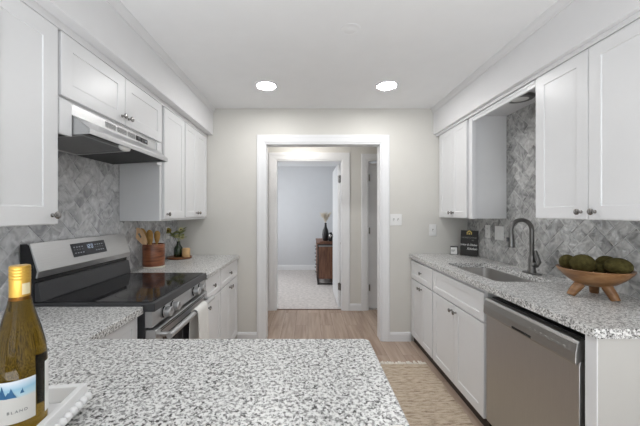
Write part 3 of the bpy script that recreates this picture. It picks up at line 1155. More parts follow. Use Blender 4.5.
h = obj('spray_head', bm, M_GREYNICKEL, f, smooth=True)
obj('spray_button', B((hx - 0.029, hx - 0.018, hy - 0.008, hy + 0.008, zc - 0.075, zc - 0.045)), M_BLACK, h, 0.003)
bm = bmesh.new()
tube(bm, [(1.585, 2.103, CTR + 0.068), (1.585, 2.080, CTR + 0.068)], [0.019, 0.019], 18)
tube(bm, [(1.585, 2.078, CTR + 0.068), (1.592, 2.070, CTR + 0.088), (1.590, 2.085, CTR + 0.13), (1.587, 2.098, CTR + 0.165)], [0.015, 0.016, 0.013, 0.010], 12)
obj('handle', bm, M_GREYNICKEL, f, smooth=True)

# ------------------------------------------------------------------ dishwasher
dw = thing('dishwasher', 'stainless dishwasher with a curved control strip under the right worktop', 'dishwasher', (1.35, 1.49, 0))
Y0, Y1 = 1.186, 1.812
obj('tub', B((1.105, 1.66, Y0 + 0.012, Y1 - 0.012, 0.11, 0.845)), M_BLACK, dw)
obj('toe_kick', B((1.14, 1.62, Y0 + 0.012, Y1 - 0.012, 0.0, 0.108)), M_BLACK, dw)
bm = bmesh.new()
prism(bm, [(1.104, 0.10), (1.078, 0.10), (1.076, 0.12), (1.076, 0.735), (1.080, 0.755), (1.104, 0.755)], 'Y', Y0 + 0.004, Y1 - 0.002)
obj('door', bm, M_DWSTEEL, dw, 0.002)
bm = bmesh.new()
prism(bm, [(1.104, 0.757), (1.083, 0.757), (1.070, 0.748), (1.062, 0.742), (1.058, 0.752), (1.060, 0.790), (1.066, 0.826), (1.074, 0.838), (1.104, 0.840)], 'Y', Y0 + 0.002, Y1 - 0.001)
cp = obj('control_strip', bm, M_DWPANEL, dw, 0.0015)
obj('pocket_handle', B((1.0568, 1.070, 1.425, 1.560, 0.749, 0.763)), M_DARK, cp, 0.003)
for k in range(7):
    y = 1.235 + k * 0.032
    obj('control_print', B((1.0598, 1.0622, y, y + 0.012, 0.797, 0.800), (1.0594, 1.0612, y + 0.002, y + 0.009, 0.788, 0.7895)), M_GREYP, cp)
bm = bmesh.new()
obj('maker_mark', B((1.0608, 1.0622, 1.745, 1.79, 0.799, 0.803)), M_GREYP, cp)

# ------------------------------------------------------------------ range
rg = thing('range', 'freestanding stainless electric range with black glass cooktop on the left', 'range', (-1.05, 1.785, 0))
RY0, RY1 = 1.424, 2.150
obj('body', B((LW + 0.016, -0.775, RY0, RY1, 0.03, 0.876)), M_CHAR, rg, 0.003)
obj('foot', B((LW + 0.05, -0.80, RY0 + 0.03, RY0 + 0.07, 0, 0.0295)), M_RUBBER, rg)
obj('foot', B((LW + 0.05, -0.80, RY1 - 0.07, RY1 - 0.03, 0, 0.0295)), M_RUBBER, rg)
ck = obj('cooktop', B((LW + 0.016, -0.727, RY0 - 0.002, RY1 + 0.002, 0.877, 0.919)), M_CHAR, rg, 0.004, 3)
gt = obj('glass', B((LW + 0.10, -0.748, RY0 + 0.012, RY1 - 0.012, 0.9192, 0.9222)), M_GLASSTOP, ck, 0.001)
for (x, y, r) in ((-0.905, 1.60, 0.105), (-0.905, 1.975, 0.08), (-1.14, 1.60, 0.075), (-1.14, 1.975, 0.105)):
    bm = bmesh.new()
    lathe(bm, [(r, 0), (r, 0.0003), (r - 0.003, 0.0003), (r - 0.003, 0)], 48, Matrix.Translation((x, y, 0.9222)), cap=False)
    obj('burner_ring', bm, M_RING, ck)
# front control panel with knobs
bm = bmesh.new()
prism(bm, [(-0.775, 0.80), (-0.742, 0.80), (-0.738, 0.806), (-0.742, 0.876), (-0.775, 0.876)], 'Y', RY0 + 0.002, RY1 - 0.002)
fp = obj('front_panel', bm, M_STEEL, rg, 0.0015)
for y in (1.545, 1.640, 1.945, 2.040):
    bm = bmesh.new()
    Mk = frame_at((-0.7395, y, 0.839), (1, 0, 0.05))
    lathe(bm, [(0.029, 0), (0.029, 0.008), (0.0255, 0.010), (0.0240, 0.036), (0.021, 0.039), (0, 0.039)], 26, Mk)
    k_ = obj('knob', bm, M_STEEL, fp, smooth=True)
    bm = bmesh.new()
    lathe(bm, [(0.0298, 0.001), (0.0298, 0.0072)], 26, Mk)
    obj('knob_collar', bm, M_BLACK, k_)
    obj('knob_mark', B((-0.7010, -0.7000, y - 0.002, y + 0.002, 0.842, 0.861)), M_BLACK, k_)
# oven door
od = obj('oven_door', B((-0.775, -0.724, RY0 + 0.004, RY1 - 0.004, 0.20, 0.788)), M_STEEL, rg, 0.003)
obj('door_glass', B((-0.7238, -0.7215, RY0 + 0.07, RY1 - 0.07, 0.30, 0.735)), M_GLASSTOP, od)
obj('door_edge', B((-0.775, -0.726, RY1 - 0.0038, RY1 - 0.0005, 0.20, 0.788)), M_CHAR, od)
bm = bmesh.new()
for k in range(2):
    box(bm, -0.7245, -0.7232, RY0 + 0.05, RY1 - 0.05, 0.766 + 0.010 * k, 0.770 + 0.010 * k)
obj('door_vent', bm, M_DARK, od)
bm = bmesh.new()
tube(bm, [(-0.672, RY0 + 0.03, 0.752), (-0.672, RY1 - 0.03, 0.752)], 0.0150, 16)
oh = obj('handle', bm, M_STEEL, od, smooth=True)
for y in (RY0 + 0.055, RY1 - 0.055):
    bm = bmesh.new()
    tube(bm, [(-0.7235, y, 0.752), (-0.672, y, 0.752)], [0.013, 0.010], 12)
    obj('handle_bracket', bm, M_STEEL, oh, smooth=True)
obj('storage_drawer', B((-0.775, -0.728, RY0 + 0.004, RY1 - 0.004, 0.045, 0.190)), M_STEEL, rg, 0.003)
# backguard
bm = bmesh.new()
prism(bm, [(LW + 0.016, 0.9195), (LW + 0.016, 1.198), (-1.334, 1.198), (-1.322, 1.19), (-1.288, 1.050), (-1.292, 1.038), (-1.300, 1.030), (-1.300, 0.9195)], 'Y', RY0, RY1)
bg = obj('backguard', bm, M_BLACK, rg, 0.001)
bm = bmesh.new()
prism(bm, [(-1.3355, 1.2005), (-1.318, 1.2015), (-1.2755, 1.0675), (-1.284, 1.036), (-1.292, 1.036), (-1.2865, 1.0675), (-1.3225, 1.193)], 'Y', RY0 - 0.002, RY1 + 0.002)
bp_ = obj('control_panel', bm, M_STEEL, bg, 0.0012)
bm = bmesh.new()
prism(bm, [(-1.2995, 1.012), (-1.284, 1.012), (-1.268, 0.928), (-1.268, 0.9225), (-1.2995, 0.9225)], 'Y', RY0 + 0.002, RY1 - 0.002)
obj('lower_trim', bm, M_CHAR, bg, 0.0012)
# display on the sloping panel
p0 = Vector((-1.318, 0, 1.2015))
p1 = Vector((-1.2755, 0, 1.0675))
dn = (p1 - p0).normalized()
nrm = Vector((-dn.z, 0, dn.x))
if nrm.x < 0:
    nrm = -nrm


def on_panel(y, t, h):
    q = p0 + dn * t + nrm * h
    return (q.x, y, q.z)


def panel_patch(bm, y0, y1, t0, t1, h0, h1):
    v = [bm.verts.new(on_panel(y, t, h)) for h in (h0, h1) for y, t in ((y0, t0), (y1, t0), (y1, t1), (y0, t1))]
    for f_ in ((0, 1, 2, 3), (4, 7, 6, 5), (0, 4, 5, 1), (1, 5, 6, 2), (2, 6, 7, 3), (3, 7, 4, 0)):
        bm.faces.new([v[i] for i in f_])


bm = bmesh.new()
panel_patch(bm, 1.650, 1.920, 0.028, 0.104, 0.0003, 0.0022)
dp = obj('display', bm, M_DISPLAY, bp_)
for (ya, yb) in ((1.664, 1.742), (1.828, 1.906)):
    bm = bmesh.new()
    for k in range(4):
        for rr in range(2):
            y = ya + (yb - ya) * k / 4
            panel_patch(bm, y, y + 0.010, 0.046 + 0.034 * rr, 0.052 + 0.034 * rr, 0.0022, 0.0026)
            if rr:
                panel_patch(bm, y, y + 0.008, 0.063, 0.065, 0.0022, 0.0026)
    obj('key_print', bm, M_ICON, dp)
bm = bmesh.new()
SEG = {'a': (0.1, 0.9, 0, 0.14), 'd': (0.1, 0.9, 0.86, 1), 'g': (0.1, 0.9, 0.43, 0.57), 'f': (0, 0.2, 0, 0.5), 'b': (0.8, 1, 0, 0.5), 'e': (0, 0.2, 0.5, 1), 'c': (0.8, 1, 0.5, 1)}
for (y0_, ch) in ((1.757, 'bc'), (1.775, 'abged'), (1.797, 'abcdef')):
    for s_ in ch:
        a, b_, t0, t1 = SEG[s_]
        panel_patch(bm, y0_ + a * 0.014, y0_ + b_ * 0.014, 0.042 + t0 * 0.024, 0.042 + t1 * 0.024, 0.0022, 0.0026)
obj('clock_digits', bm, M_LEDT, dp)

# towel over the oven handle
bm = bmesh.new()
tw = []
yA, yB = 1.775, 1.945
rows = []
prof = [(-0.7015, 0.48), (-0.7005, 0.60), (-0.6985, 0.70), (-0.6915, 0.752), (-0.685, 0.767), (-0.672, 0.7735), (-0.659, 0.767), (-0.6530, 0.752), (-0.652, 0.70), (-0.6500, 0.60), (-0.6480, 0.50), (-0.6470, 0.42)]
NC = 14
for i, (x, z) in enumerate(prof):
    row = []
    for k in range(NC + 1):
        u = k / NC
        hang = max(0, 0.752 - z)
        wob = 0.010 * math.sin(u * 9 + 1) * min(1, hang * 4) if i > 7 else 0.003 * math.sin(u * 7) * min(1, hang * 4)
        fl = 1 + 0.10 * hang
        row.append(bm.verts.new((x + abs(wob) if i > 7 else x - abs(wob), (yA + yB) / 2 + (u - 0.5) * (yB - yA) * fl, z)))
    rows.append(row)
for a, b in zip(rows, rows[1:]):
    for k in range(NC):
        bm.faces.new((a[k], a[k + 1], b[k + 1], b[k]))
o = obj('hand_towel', bm, M_TOWEL, None, smooth=True)
sd = o.modifiers.new('thick', 'SOLIDIFY')
sd.thickness = 0.006
sd.offset = 1
o.modifiers.new('subd', 'SUBSURF').levels = 1
tag(o, 'white cotton hand towel folded over the oven door handle', 'towel')

# ------------------------------------------------------------------ range hood
HY0, HY1 = 1.358, 2.112
hd = thing('range_hood', 'stainless under-cabinet range hood above the range', 'hood', (-1.2, 1.745, 1.70))
bm = bmesh.new()
prof = [(TL + 0.002, 1.843), (-1.072, 1.843), (-1.070, 1.793), (-0.990, 1.735), (-0.986, 1.728), (-0.986, 1.706), (-0.992, 1.706), (-0.994, 1.730), (-1.074, 1.786), (TL + 0.002, 1.786)]
prism(bm, prof, 'Y', HY0, HY1)
sh = obj('shell', bm, M_STEEL, hd, 0.0015)
for y in (HY0, HY1 - 0.003):
    bm = bmesh.new()
    prism(bm, [(TL + 0.002, 1.7859), (-1.0745, 1.7859), (-0.9945, 1.7295), (-0.9925, 1.706), (TL + 0.002, 1.690)], 'Y', y, y + 0.003)
    obj('side_panel', bm, M_STEEL, hd)


def under(x):
    """height of the sloping underside at x"""
    return 1.688 + (1.716 - 1.688) * (x - TL) / (-0.996 - TL)


def under_slab(xa, xb, ya, yb, d0, d1):
    bm = bmesh.new()
    prism(bm, [(xa, under(xa) + d0), (xb, under(xb) + d0), (xb, under(xb) + d1), (xa, under(xa) + d1)], 'Y', ya, yb)
    return bm


obj('underside', under_slab(TL + 0.004, -0.996, HY0 + 0.0035, HY1 - 0.0035, 0.0, 0.004), M_HOODIN, hd)
fx0, fx1, fy0, fy1 = TL + 0.05, -1.035, HY0 + 0.02, HY0 + 0.36
obj('filter', under_slab(fx0, fx1, fy0, fy1, -0.008, -0.0004), M_FILTER, hd)
for (a, b_, c_, d_) in ((fx0 - 0.010, fx0 - 0.0005, fy0 - 0.010, fy1 + 0.010), (fx1 + 0.0005, fx1 + 0.010, fy0 - 0.010, fy1 + 0.010),
                        (fx0, fx1, fy0 - 0.010, fy0 - 0.0005), (fx0, fx1, fy1 + 0.0005, fy1 + 0.010)):
    obj('filter_frame', under_slab(a, b_, c_, d_, -0.012, -0.0004), M_STEEL, hd)
bm = bmesh.new()
blob(bm, (-1.015, 1.66, 1.708), (0.022, 0.045, 0.020))
obj('light_lens', bm, M_LENS, hd, smooth=True)
for k, (ya, yb) in enumerate(((1.585, 1.672), (1.684, 1.771), (1.783, 1.858))):
    bm = bmesh.new()
    box(bm, -1.0714, -1.0704, ya, yb, 1.803, 1.832)
    v = obj('vent_grille', bm, M_VENT, sh)
    bm = bmesh.new()
    for q in range(5):
        z = 1.805 + q * 0.0056
        box(bm, -1.0704, -1.0696, ya, yb, z, z + 0.0018)
    obj('vent_bars', bm, M_STEEL, v)
pn = obj('switch_panel', B((-1.0714, -1.0695, 1.866, 2.000, 1.802, 1.831)), M_BLACK, sh)
obj('switch', B((-1.0695, -1.0665, 1.880, 1.912, 1.808, 1.825)), M_CHAR, pn, 0.001)
obj('switch', B((-1.0695, -1.0665, 1.925, 1.957, 1.808, 1.825)), M_CHAR, pn, 0.001)
obj('switch_print', B((-1.0695, -1.0690, 1.968, 1.990, 1.814, 1.822)), M_ICON, pn)

# ------------------------------------------------------------------ ceiling lights


def can(x, y, label):
    r = thing('downlight', label, 'ceiling light', (x, y, CZ), 0, 'recessed downlights on the kitchen ceiling')
    bm = bmesh.new()
    lathe(bm, [(0.098, -0.0005), (0.096, -0.007), (0.084, -0.010), (0.078, -0.004), (0.078, -0.0005)], 40, cap=False)
    obj('trim_ring', bm, M_TRIM, r, smooth=True, local=True)
    bm = bmesh.new()
    lathe(bm, [(0.0775, -0.0006), (0.0775, -0.0055), (0, -0.0075)], 40)
    obj('lens', bm, M_CAN, r, smooth=True, local=True)


can(-0.360, 2.585, 'lit round recessed downlight on the ceiling, left one of the pair')
can(0.680, 2.585, 'lit round recessed downlight on the ceiling, the right one of the pair')
cp = bmesh.new()
lathe(cp, [(0.062, -0.0005), (0.062, -0.002), (0.050, -0.004), (0.046, -0.003), (0.034, -0.003), (0.030, -0.0045), (0, -0.005)], 40, Matrix.Translation((0.255, 1.80, CZ)))
o = obj('ceiling_cover_plate', cp, M_CEIL, None, smooth=True)
tag(o, 'faint round white cover plate on the ceiling between the downlights and the camera', 'cover plate')
# fill light added on the hall ceiling, out of view
hl = thing('hall_fill_light', 'added unseen round fill light on the hall ceiling beyond the doorway', 'ceiling light', (-0.10, 3.66, CZ))
bm = bmesh.new()
lathe(bm, [(0.11, -0.0005), (0.11, -0.02), (0.105, -0.022)], 32)
obj('pan', bm, M_TRIM, hl, smooth=True, local=True)
bm = bmesh.new()
lathe(bm, [(0.10, -0.0225), (0.085, -0.05), (0.045, -0.066), (0, -0.07)], 32)
M_HALL = emit('hall_fill_globe', (1.0, 0.97, 0.93), 36.0)
obj('globe', bm, M_HALL, hl, smooth=True, local=True)

# ------------------------------------------------------------------ switches and outlets


def plate(name, label, cat, c, nrm_, w_, h_, kind):
    """c: centre on the wall surface; nrm_: 'Y' faces -Y, 'X+' faces +X, 'X-' faces -X"""
    r = thing(name, label, cat, c, {'Y': 0.0, 'X+': PI / 2, 'X-': -PI / 2}[nrm_], 'white wall plates')
    o = obj('cover', B((-w_ / 2, w_ / 2, -0.0065, -0.0003, -h_ / 2, h_ / 2)), M_PLATE, r, 0.003, 3, local=True)
    gangs = 2 if w_ > 0.1 else 1
    for g in range(gangs):
        gx = 0 if gangs == 1 else (-0.023 + 0.046 * g)
        if kind == 'toggle':
            obj('toggle', B((gx - 0.005, gx + 0.005, -0.017, -0.0065, -0.012, 0.004)), M_PLATE, o, 0.001, local=True)
            obj('toggle_slot', B((gx - 0.008, gx + 0.008, -0.0071, -0.0063, -0.013, 0.013)), M_GREYP, o, local=True)
        elif kind == 'outlet':
            for dz in (-0.026, 0.026):
                bm = B((gx - 0.017, gx + 0.017, -0.008, -0.006, dz - 0.015, dz + 0.015))
                oo = obj('socket', bm, M_PLATE, o, 0.001, local=True)
                bm = B((gx - 0.008, gx - 0.0055, -0.0083, -0.0078, dz - 0.003, dz + 0.008), (gx + 0.0055, gx + 0.008, -0.0083, -0.0078, dz - 0.003, dz + 0.008), (gx - 0.002, gx + 0.002, -0.0083, -0.0078, dz - 0.011, dz - 0.007))
                obj('slots', bm, M_SLOT, o, local=True)
        else:
            obj('rocker', B((gx - 0.017, gx + 0.017, -0.0095, -0.0062, -0.034, 0.034)), M_PLATE, o, 0.001, local=True)
    return r


plate('switch_plate', 'white two-gang toggle switch plate right of the doorway on the cream wall', 'switch', (0.925, BW, 1.276), 'Y', 0.124, 0.122, 'toggle')
plate('switch_plate', 'white single switch plate on the cream wall beside the right corner cabinets', 'switch', (1.312, BW, 1.167), 'Y', 0.078, 0.122, 'toggle')
plate('outlet_plate', 'narrow white outlet plate on the grey tile beside the black sign', 'outlet', (TR + 0.0025, 2.80, 1.176), 'X-', 0.074, 0.120, 'outlet')
plate('switch_plate', 'wider white two-gang plate on the grey tile between the sign and the faucet', 'switch', (TR + 0.0025, 2.632, 1.170), 'X-', 0.118, 0.122, 'rocker')
plate('outlet_plate', 'white outlet plate on the left tile above the wooden utensil crock', 'outlet', (TL - 0.0025, 2.935, 1.152), 'X+', 0.074, 0.120, 'outlet')

# ------------------------------------------------------------------ utensil crock
cr = thing('utensil_crock', 'brown banded wooden crock with a cream foot holding spoons by the range', 'crock', (-1.262, 2.455, CT))
bm = bmesh.new()
lathe(bm, [(0.0, 0.0135), (0.081, 0.0135), (0.0825, 0.02), (0.0825, 0.186), (0.081, 0.190), (0.075, 0.190), (0.073, 0.186), (0.073, 0.03), (0, 0.03)], 48)
obj('pot', bm, M_CROCK, cr, smooth=True, local=True)
bm = bmesh.new()
lathe(bm, [(0, 0.0005), (0.083, 0.0005), (0.0855, 0.004), (0.0855, 0.013), (0, 0.013)], 48)
obj('foot', bm, M_RIMWHITE, cr, smooth=True, local=True)


def utensil(name, label, mat_, foot, top, head_w, head_l, slot=False, dish=0.0, roll=0.0):
    """local origin at crock centre; handle from foot to top, flat head beyond top facing the camera (-Y)"""
    r = thing(name, label, 'utensil', (-1.262, 2.455, CT), 0, 'wooden utensils in the crock')
    foot, top = Vector(foot), Vector(top)
    d = (top - foot).normalized()
    side = Vector((d.z, 0, -d.x)).normalized()
    side = (side * math.cos(roll) + Vector((0, 1, 0)) * math.sin(roll)).normalized()
    nn = d.cross(side).normalized()
    bm = bmesh.new()
    tube(bm, [foot, foot.lerp(top, 0.5), top + d * 0.012], [0.0065, 0.0060, 0.0080], 10)
    obj('handle', bm, mat_, r, smooth=True, local=True)
    bm = bmesh.new()
    nU, nV = 10, 12
    front, back = [], []
    for j in range(nV + 1):
        t = j / nV
        wd = head_w * (0.16 + 0.84 * math.sin(PI * min(1, 0.10 + t * 0.62)) ** 0.8) if t < 0.72 else head_w * math.sqrt(max(0.001, 1 - ((t - 0.72) / 0.285) ** 2))
        rowf, rowb = [], []
        for i in range(nU + 1):
            s_ = i / nU * 2 - 1
            bow = dish * (s_ * s_ - 1) * math.sin(PI * t)
            p = top + d * (t * head_l) + side * (s_ * wd / 2) + nn * bow
            rowf.append(bm.verts.new(p + nn * 0.003))
            rowb.append(bm.verts.new(p - nn * 0.003))
        front.append(rowf)
        back.append(rowb)
    for j in range(nV):
        for i in range(nU):
            if slot and 5 <= j <= 7 and 4 <= i <= 5:
                continue
            bm.faces.new((front[j][i], front[j][i + 1], front[j + 1][i + 1], front[j + 1][i]))
            bm.faces.new((back[j][i], back[j + 1][i], back[j + 1][i + 1], back[j][i + 1]))
    if slot:
        for i in (4, 5):
            bm.faces.new((front[5][i], front[5][i + 1], back[5][i + 1], back[5][i]))
            bm.faces.new((front[8][i], front[8][i + 1], back[8][i + 1], back[8][i]))
        for j in (5, 6, 7):
            bm.faces.new((front[j][4], front[j + 1][4], back[j + 1][4], back[j][4]))
            bm.faces.new((front[j][6], front[j + 1][6], back[j + 1][6], back[j][6]))
    for j in range(nV):
        bm.faces.new((front[j][0], front[j + 1][0], back[j + 1][0], back[j][0]))
        bm.faces.new((front[j][nU], front[j + 1][nU], back[j + 1][nU], back[j][nU]))
    for i in range(nU):
        bm.faces.new((front[0][i], front[0][i + 1], back[0][i + 1], back[0][i]))
        bm.faces.new((front[nV][i], front[nV][i + 1], back[nV][i + 1], back[nV][i]))
    obj('head', bm, mat_, r, smooth=True, local=True)
    return r


utensil('wooden_spatula', 'pale wooden spatula with a hole leaning left out of the crock', M_SPOON, (0.048, -0.036, 0.037), (-0.046, -0.042, 0.192), 0.070, 0.150, slot=True, roll=0.30)
utensil('wooden_spoon', 'honey brown wooden spoon upright in the crock beside the pale spatula', M_SPOON2, (-0.005, -0.008, 0.037), (-0.022, -0.006, 0.195), 0.054, 0.110, dish=0.010, roll=-0.2)
utensil('wooden_spoon', 'honey brown spoon right of centre at the back of the crock', M_SPOON2, (-0.005, 0.047, 0.037), (0.004, 0.042, 0.195), 0.046, 0.100, dish=0.010, roll=0.2)
utensil('wooden_spoon', 'brown wooden spoon leaning far left behind the pale spatula', M_SPOON2, (0.030, 0.020, 0.037), (-0.054, 0.020, 0.192), 0.050, 0.140, dish=0.010, roll=0.2)

# ------------------------------------------------------------------ round board with vase and block
o = bmesh.new()
lathe(o, [(0, 0.0006), (0.106, 0.0006), (0.114, 0.006), (0.114, 0.017), (0.108, 0.020), (0.100, 0.017), (0, 0.017)], 48, Matrix.Translation((-1.252, 2.925, CT)))
o = obj('serving_board', o, M_BOARD, None, smooth=True)
tag(o, 'round brown wooden board in the far left corner under the flower vase', 'board')
vz = CT + 0.0175
v = thing('bud_vase', 'dark green glass bottle vase with yellow flowers on the round wooden board', 'vase', (-1.268, 2.935, vz))
bm = bmesh.new()
lathe(bm, [(0, 0), (0.038, 0), (0.043, 0.008), (0.043, 0.055), (0.038, 0.088), (0.022, 0.112), (0.016, 0.13), (0.017, 0.142), (0.019, 0.147), (0.014, 0.147), (0.012, 0.13), (0.012, 0.11), (0, 0.10)], 32)
obj('glass', bm, M_GREENV, v, smooth=True, local=True)
rr = random.Random(11)


def flower(name, label, tip, mc, r_, centre=True, petals=12):
    fl = thing(name, label, 'flower', (-1.268, 2.935, vz), 0, 'flowers in the green vase')
    base_ = Vector((rr.uniform(-0.006, 0.006), rr.uniform(-0.006, 0.006), 0.112))
    tip = Vector(tip)
    mid_ = base_.lerp(tip, 0.5) + Vector((0, 0, 0.03))
    bm = bmesh.new()
    tube(bm, [base_, mid_, tip], [0.002, 0.0018, 0.0015], 6)
    st = obj('stem', bm, M_LEAF, fl, smooth=True, local=True)
    bm = bmesh.new()
    # leaves along the stem
    for k in range(8):
        a = rr.uniform(0, 2 * PI)
        q = mid_.lerp(tip, rr.uniform(-0.4, 0.8))
        dirv = Vector((math.cos(a), math.sin(a), rr.uniform(0.0, 0.7))).normalized()
        L = rr.uniform(0.050, 0.085)
        sd_ = dirv.cross(Vector((0, 0, 1))).normalized() * (L * 0.28)
        up_ = Vector((0, 0, 0.006))
        p_ = [q, q + dirv * L * 0.45 + sd_ - up_ * 0.3, q + dirv * L, q + dirv * L * 0.45 - sd_ - up_ * 0.3]
        vs = [bm.verts.new(x) for x in p_]
        m_ = bm.verts.new(q + dirv * L * 0.5 + up_)
        for i in range(4):
            bm.faces.new((vs[i], vs[(i + 1) % 4], m_))
    lf = obj('leaves', bm, M_LEAF, fl, local=True)
    lf.modifiers.new('thick', 'SOLIDIFY').thickness = 0.0008
    face = (Vector((0.25, -0.85, 0.25))).normalized()
    Mf = frame_at(tip, face)
    bm = bmesh.new()
    for k in range(petals):
        a = 2 * PI * k / petals
        for ring, (l_, lift) in enumerate(((1.0, 0.1), (0.72, 0.35))):
            aa = a + ring * PI / petals
            c_, s_ = math.cos(aa), math.sin(aa)
            w2 = r_ * 0.24
            pts_ = [(r_ * 0.15, -w2 * 0.4, 0), (r_ * 0.6 * l_, -w2, lift * r_ * 0.3), (r_ * l_, 0, lift * r_ * 0.6), (r_ * 0.6 * l_, w2, lift * r_ * 0.3), (r_ * 0.15, w2 * 0.4, 0)]
            bm.faces.new([bm.verts.new(Mf @ Vector((x * c_ - y * s_, x * s_ + y * c_, z))) for x, y, z in pts_])
    pt = obj('petals', bm, mc, fl, local=True)
    pt.modifiers.new('thick', 'SOLIDIFY').thickness = 0.0008
    if centre:
        bm = bmesh.new()
        blob(bm, (0, 0, 0), (r_ * 0.34, r_ * 0.34, r_ * 0.22), seg=12, rings=6)
        bm.transform(Mf)
        obj('flower_centre', bm, M_BLOOMC, fl, smooth=True, local=True)
    return fl


flower('sunflower', 'dull yellow bloom arching out left of the green vase', (-0.090, -0.02, 0.252), M_BLOOM, 0.034)
flower('daisy', 'pale yellow bloom standing highest above the green vase', (0.025, 0.0, 0.262), M_PALEBLOOM, 0.026)
flower('daisy', 'pale yellow-green bloom low and right among the leaves of the vase', (0.045, -0.02, 0.190), M_PALEBLOOM, 0.028, False, 8)
flower('daisy', 'small yellow-green bloom in the middle of the leaves of the vase', (-0.005, -0.03, 0.200), M_PALEBLOOM, 0.024, False, 8)
bl = bmesh.new()
lathe(bl, [(0, 0.0), (0.034, 0.0), (0.037, 0.004), (0.037, 0.078), (0.031, 0.086), (0.012, 0.088), (0, 0.087)], 32, Matrix.Translation((-1.178, 2.900, vz)))
o = obj('wooden_block', bl, M_BLOCK, None, smooth=True)
tag(o, 'short tan wooden block with rounded top on the round board beside the vase', 'block')

# ------------------------------------------------------------------ sign and card
sg_ = thing('sign_board', 'black sign with a gold house mark and white lettering by the corner tile', 'sign', (1.598, 2.990, CTR), math.radians(-46))
tilt = Matrix.Rotation(math.radians(-7), 4, 'X')
bm = B((-0.080, 0.080, 0.0, 0.012, 0.002, 0.256))
bm.transform(tilt)
obj('board', bm, M_SIGNB, sg_, 0.0015, local=True)
bm = B((-0.02, 0.02, 0.0475, 0.0530, 0.0015, 0.18))
bm.transform(Matrix.Translation((0, 0.013, 0)) @ Matrix.Rotation(math.radians(6), 4, 'X'))
obj('easel_back', bm, M_SIGNB, sg_, local=True)
bm = bmesh.new()
hs = 0.024
for pts_ in ([(-hs, 0.214), (-hs, 0.238), (0, 0.258), (hs, 0.238), (hs, 0.214), (hs * 0.62, 0.214), (hs * 0.62, 0.233), (0, 0.246), (-hs * 0.62, 0.233), (-hs * 0.62, 0.214)], [(-0.007, 0.214), (-0.007, 0.229), (0, 0.235), (0.007, 0.229), (0.007, 0.214)]):
    prism(bm, pts_, 'Y', -0.0012, -0.0002)
bm.transform(tilt)
obj('house_mark', bm, M_GOLD, sg_, local=True)
RX = Matrix.Rotation(PI / 2, 4, 'X')


def sign_text(nm, body, size, m_, x, z, shear=0.0, bold=0.0):
    text(nm, body, size, m_, sg_, tilt @ Matrix.Translation((x, -0.0008, z)) @ RX, shear=shear, bold=bold)


sign_text('small_lettering', 'HOMETOWNE', 0.021, M_GREYP, 0.0, 0.182)
sign_text('small_lettering', 'RE', 0.018, M_GREYP, 0.035, 0.157)
sign_text('script_lettering', 'Living & Dining', 0.0265, M_WHITEP, -0.006, 0.112, 0.35, 0.0006)
sign_text('script_lettering', 'Kitchen', 0.030, M_WHITEP, 0.030, 0.073, 0.35, 0.0006)

cd = thing('card_holder', 'small white card in a black holder left of the black sign', 'card', (1.505, 3.085, CTR), math.radians(-20))
bm = B((-0.036, 0.036, 0.0, 0.008, 0.001, 0.088))
bm.transform(tilt)
obj('holder', bm, M_SIGNB, cd, 0.001, local=True)
bm = B((-0.034, 0.026, -0.0016, -0.0004, 0.006, 0.076))
bm.transform(tilt)
k_ = obj('card', bm, M_CARD, cd, local=True)
bm = B((-0.030, 0.006, -0.0022, -0.0017, 0.044, 0.050), (-0.030, 0.000, -0.0022, -0.0017, 0.034, 0.038))
bm.transform(tilt)
obj('card_print', bm, M_INK, k_, local=True)

# ------------------------------------------------------------------ wooden footed bowl with moss balls
BX, BY = 1.478, 1.552
bw = thing('footed_bowl', 'shallow carved wooden bowl on three splayed legs on the right worktop', 'bowl', (BX, BY, CTR))
bm = bmesh.new()
lathe(bm, [(0, 0.064), (0.050, 0.066), (0.085, 0.080), (0.120, 0.108), (0.145, 0.138), (0.152, 0.150), (0.150, 0.154), (0.146, 0.152), (0.138, 0.143), (0.118, 0.131), (0.080, 0.121), (0.045, 0.118), (0, 0.117)], 64, Matrix.Translation((0, 0, -0.010)))
obj('dish', bm, M_BOWL, bw, smooth=True, local=True)
for a, rf in ((171, 0.105), (277, 0.100), (45, 0.085)):
    c_, s_ = math.cos(math.radians(a)), math.sin(math.radians(a))
    bm = bmesh.new()
    tube(bm, [(0.062 * c_, 0.062 * s_, 0.062), (rf * 0.9 * c_, rf * 0.9 * s_, 0.022), (rf * c_, rf * s_, 0.0005)], [0.023, 0.0205, 0.019], 18)
    for v_ in bm.verts:
        v_.co.z = max(v_.co.z, 0.0005)
    obj('leg', bm, M_BOWL, bw, smooth=True, local=True)


def moss(label, x, y, z, rx, ry, rz, rot=-PI / 4):
    bm = bmesh.new()
    blob(bm, (0, 0, 0), (rx, ry, rz), Matrix.Identity(4), 32, 20)
    rn = random.Random(int(x * 1000))
    for v_ in bm.verts:
        v_.co *= 1 + rn.uniform(-0.012, 0.012)
    bm.transform(Matrix.Translation((BX + x, BY + y, CTR + z - 0.010)) @ Matrix.Rotation(rot, 4, 'Z'))
    o = obj('moss_ball', bm, M_MOSS, None, smooth=True)
    o.data.set_sharp_from_angle(angle=PI)
    tag(o, label, 'decorative ball', 'moss balls in the wooden bowl')


def q2(q, t):
    return 0.7071 * (q + t), 0.7071 * (t - q)


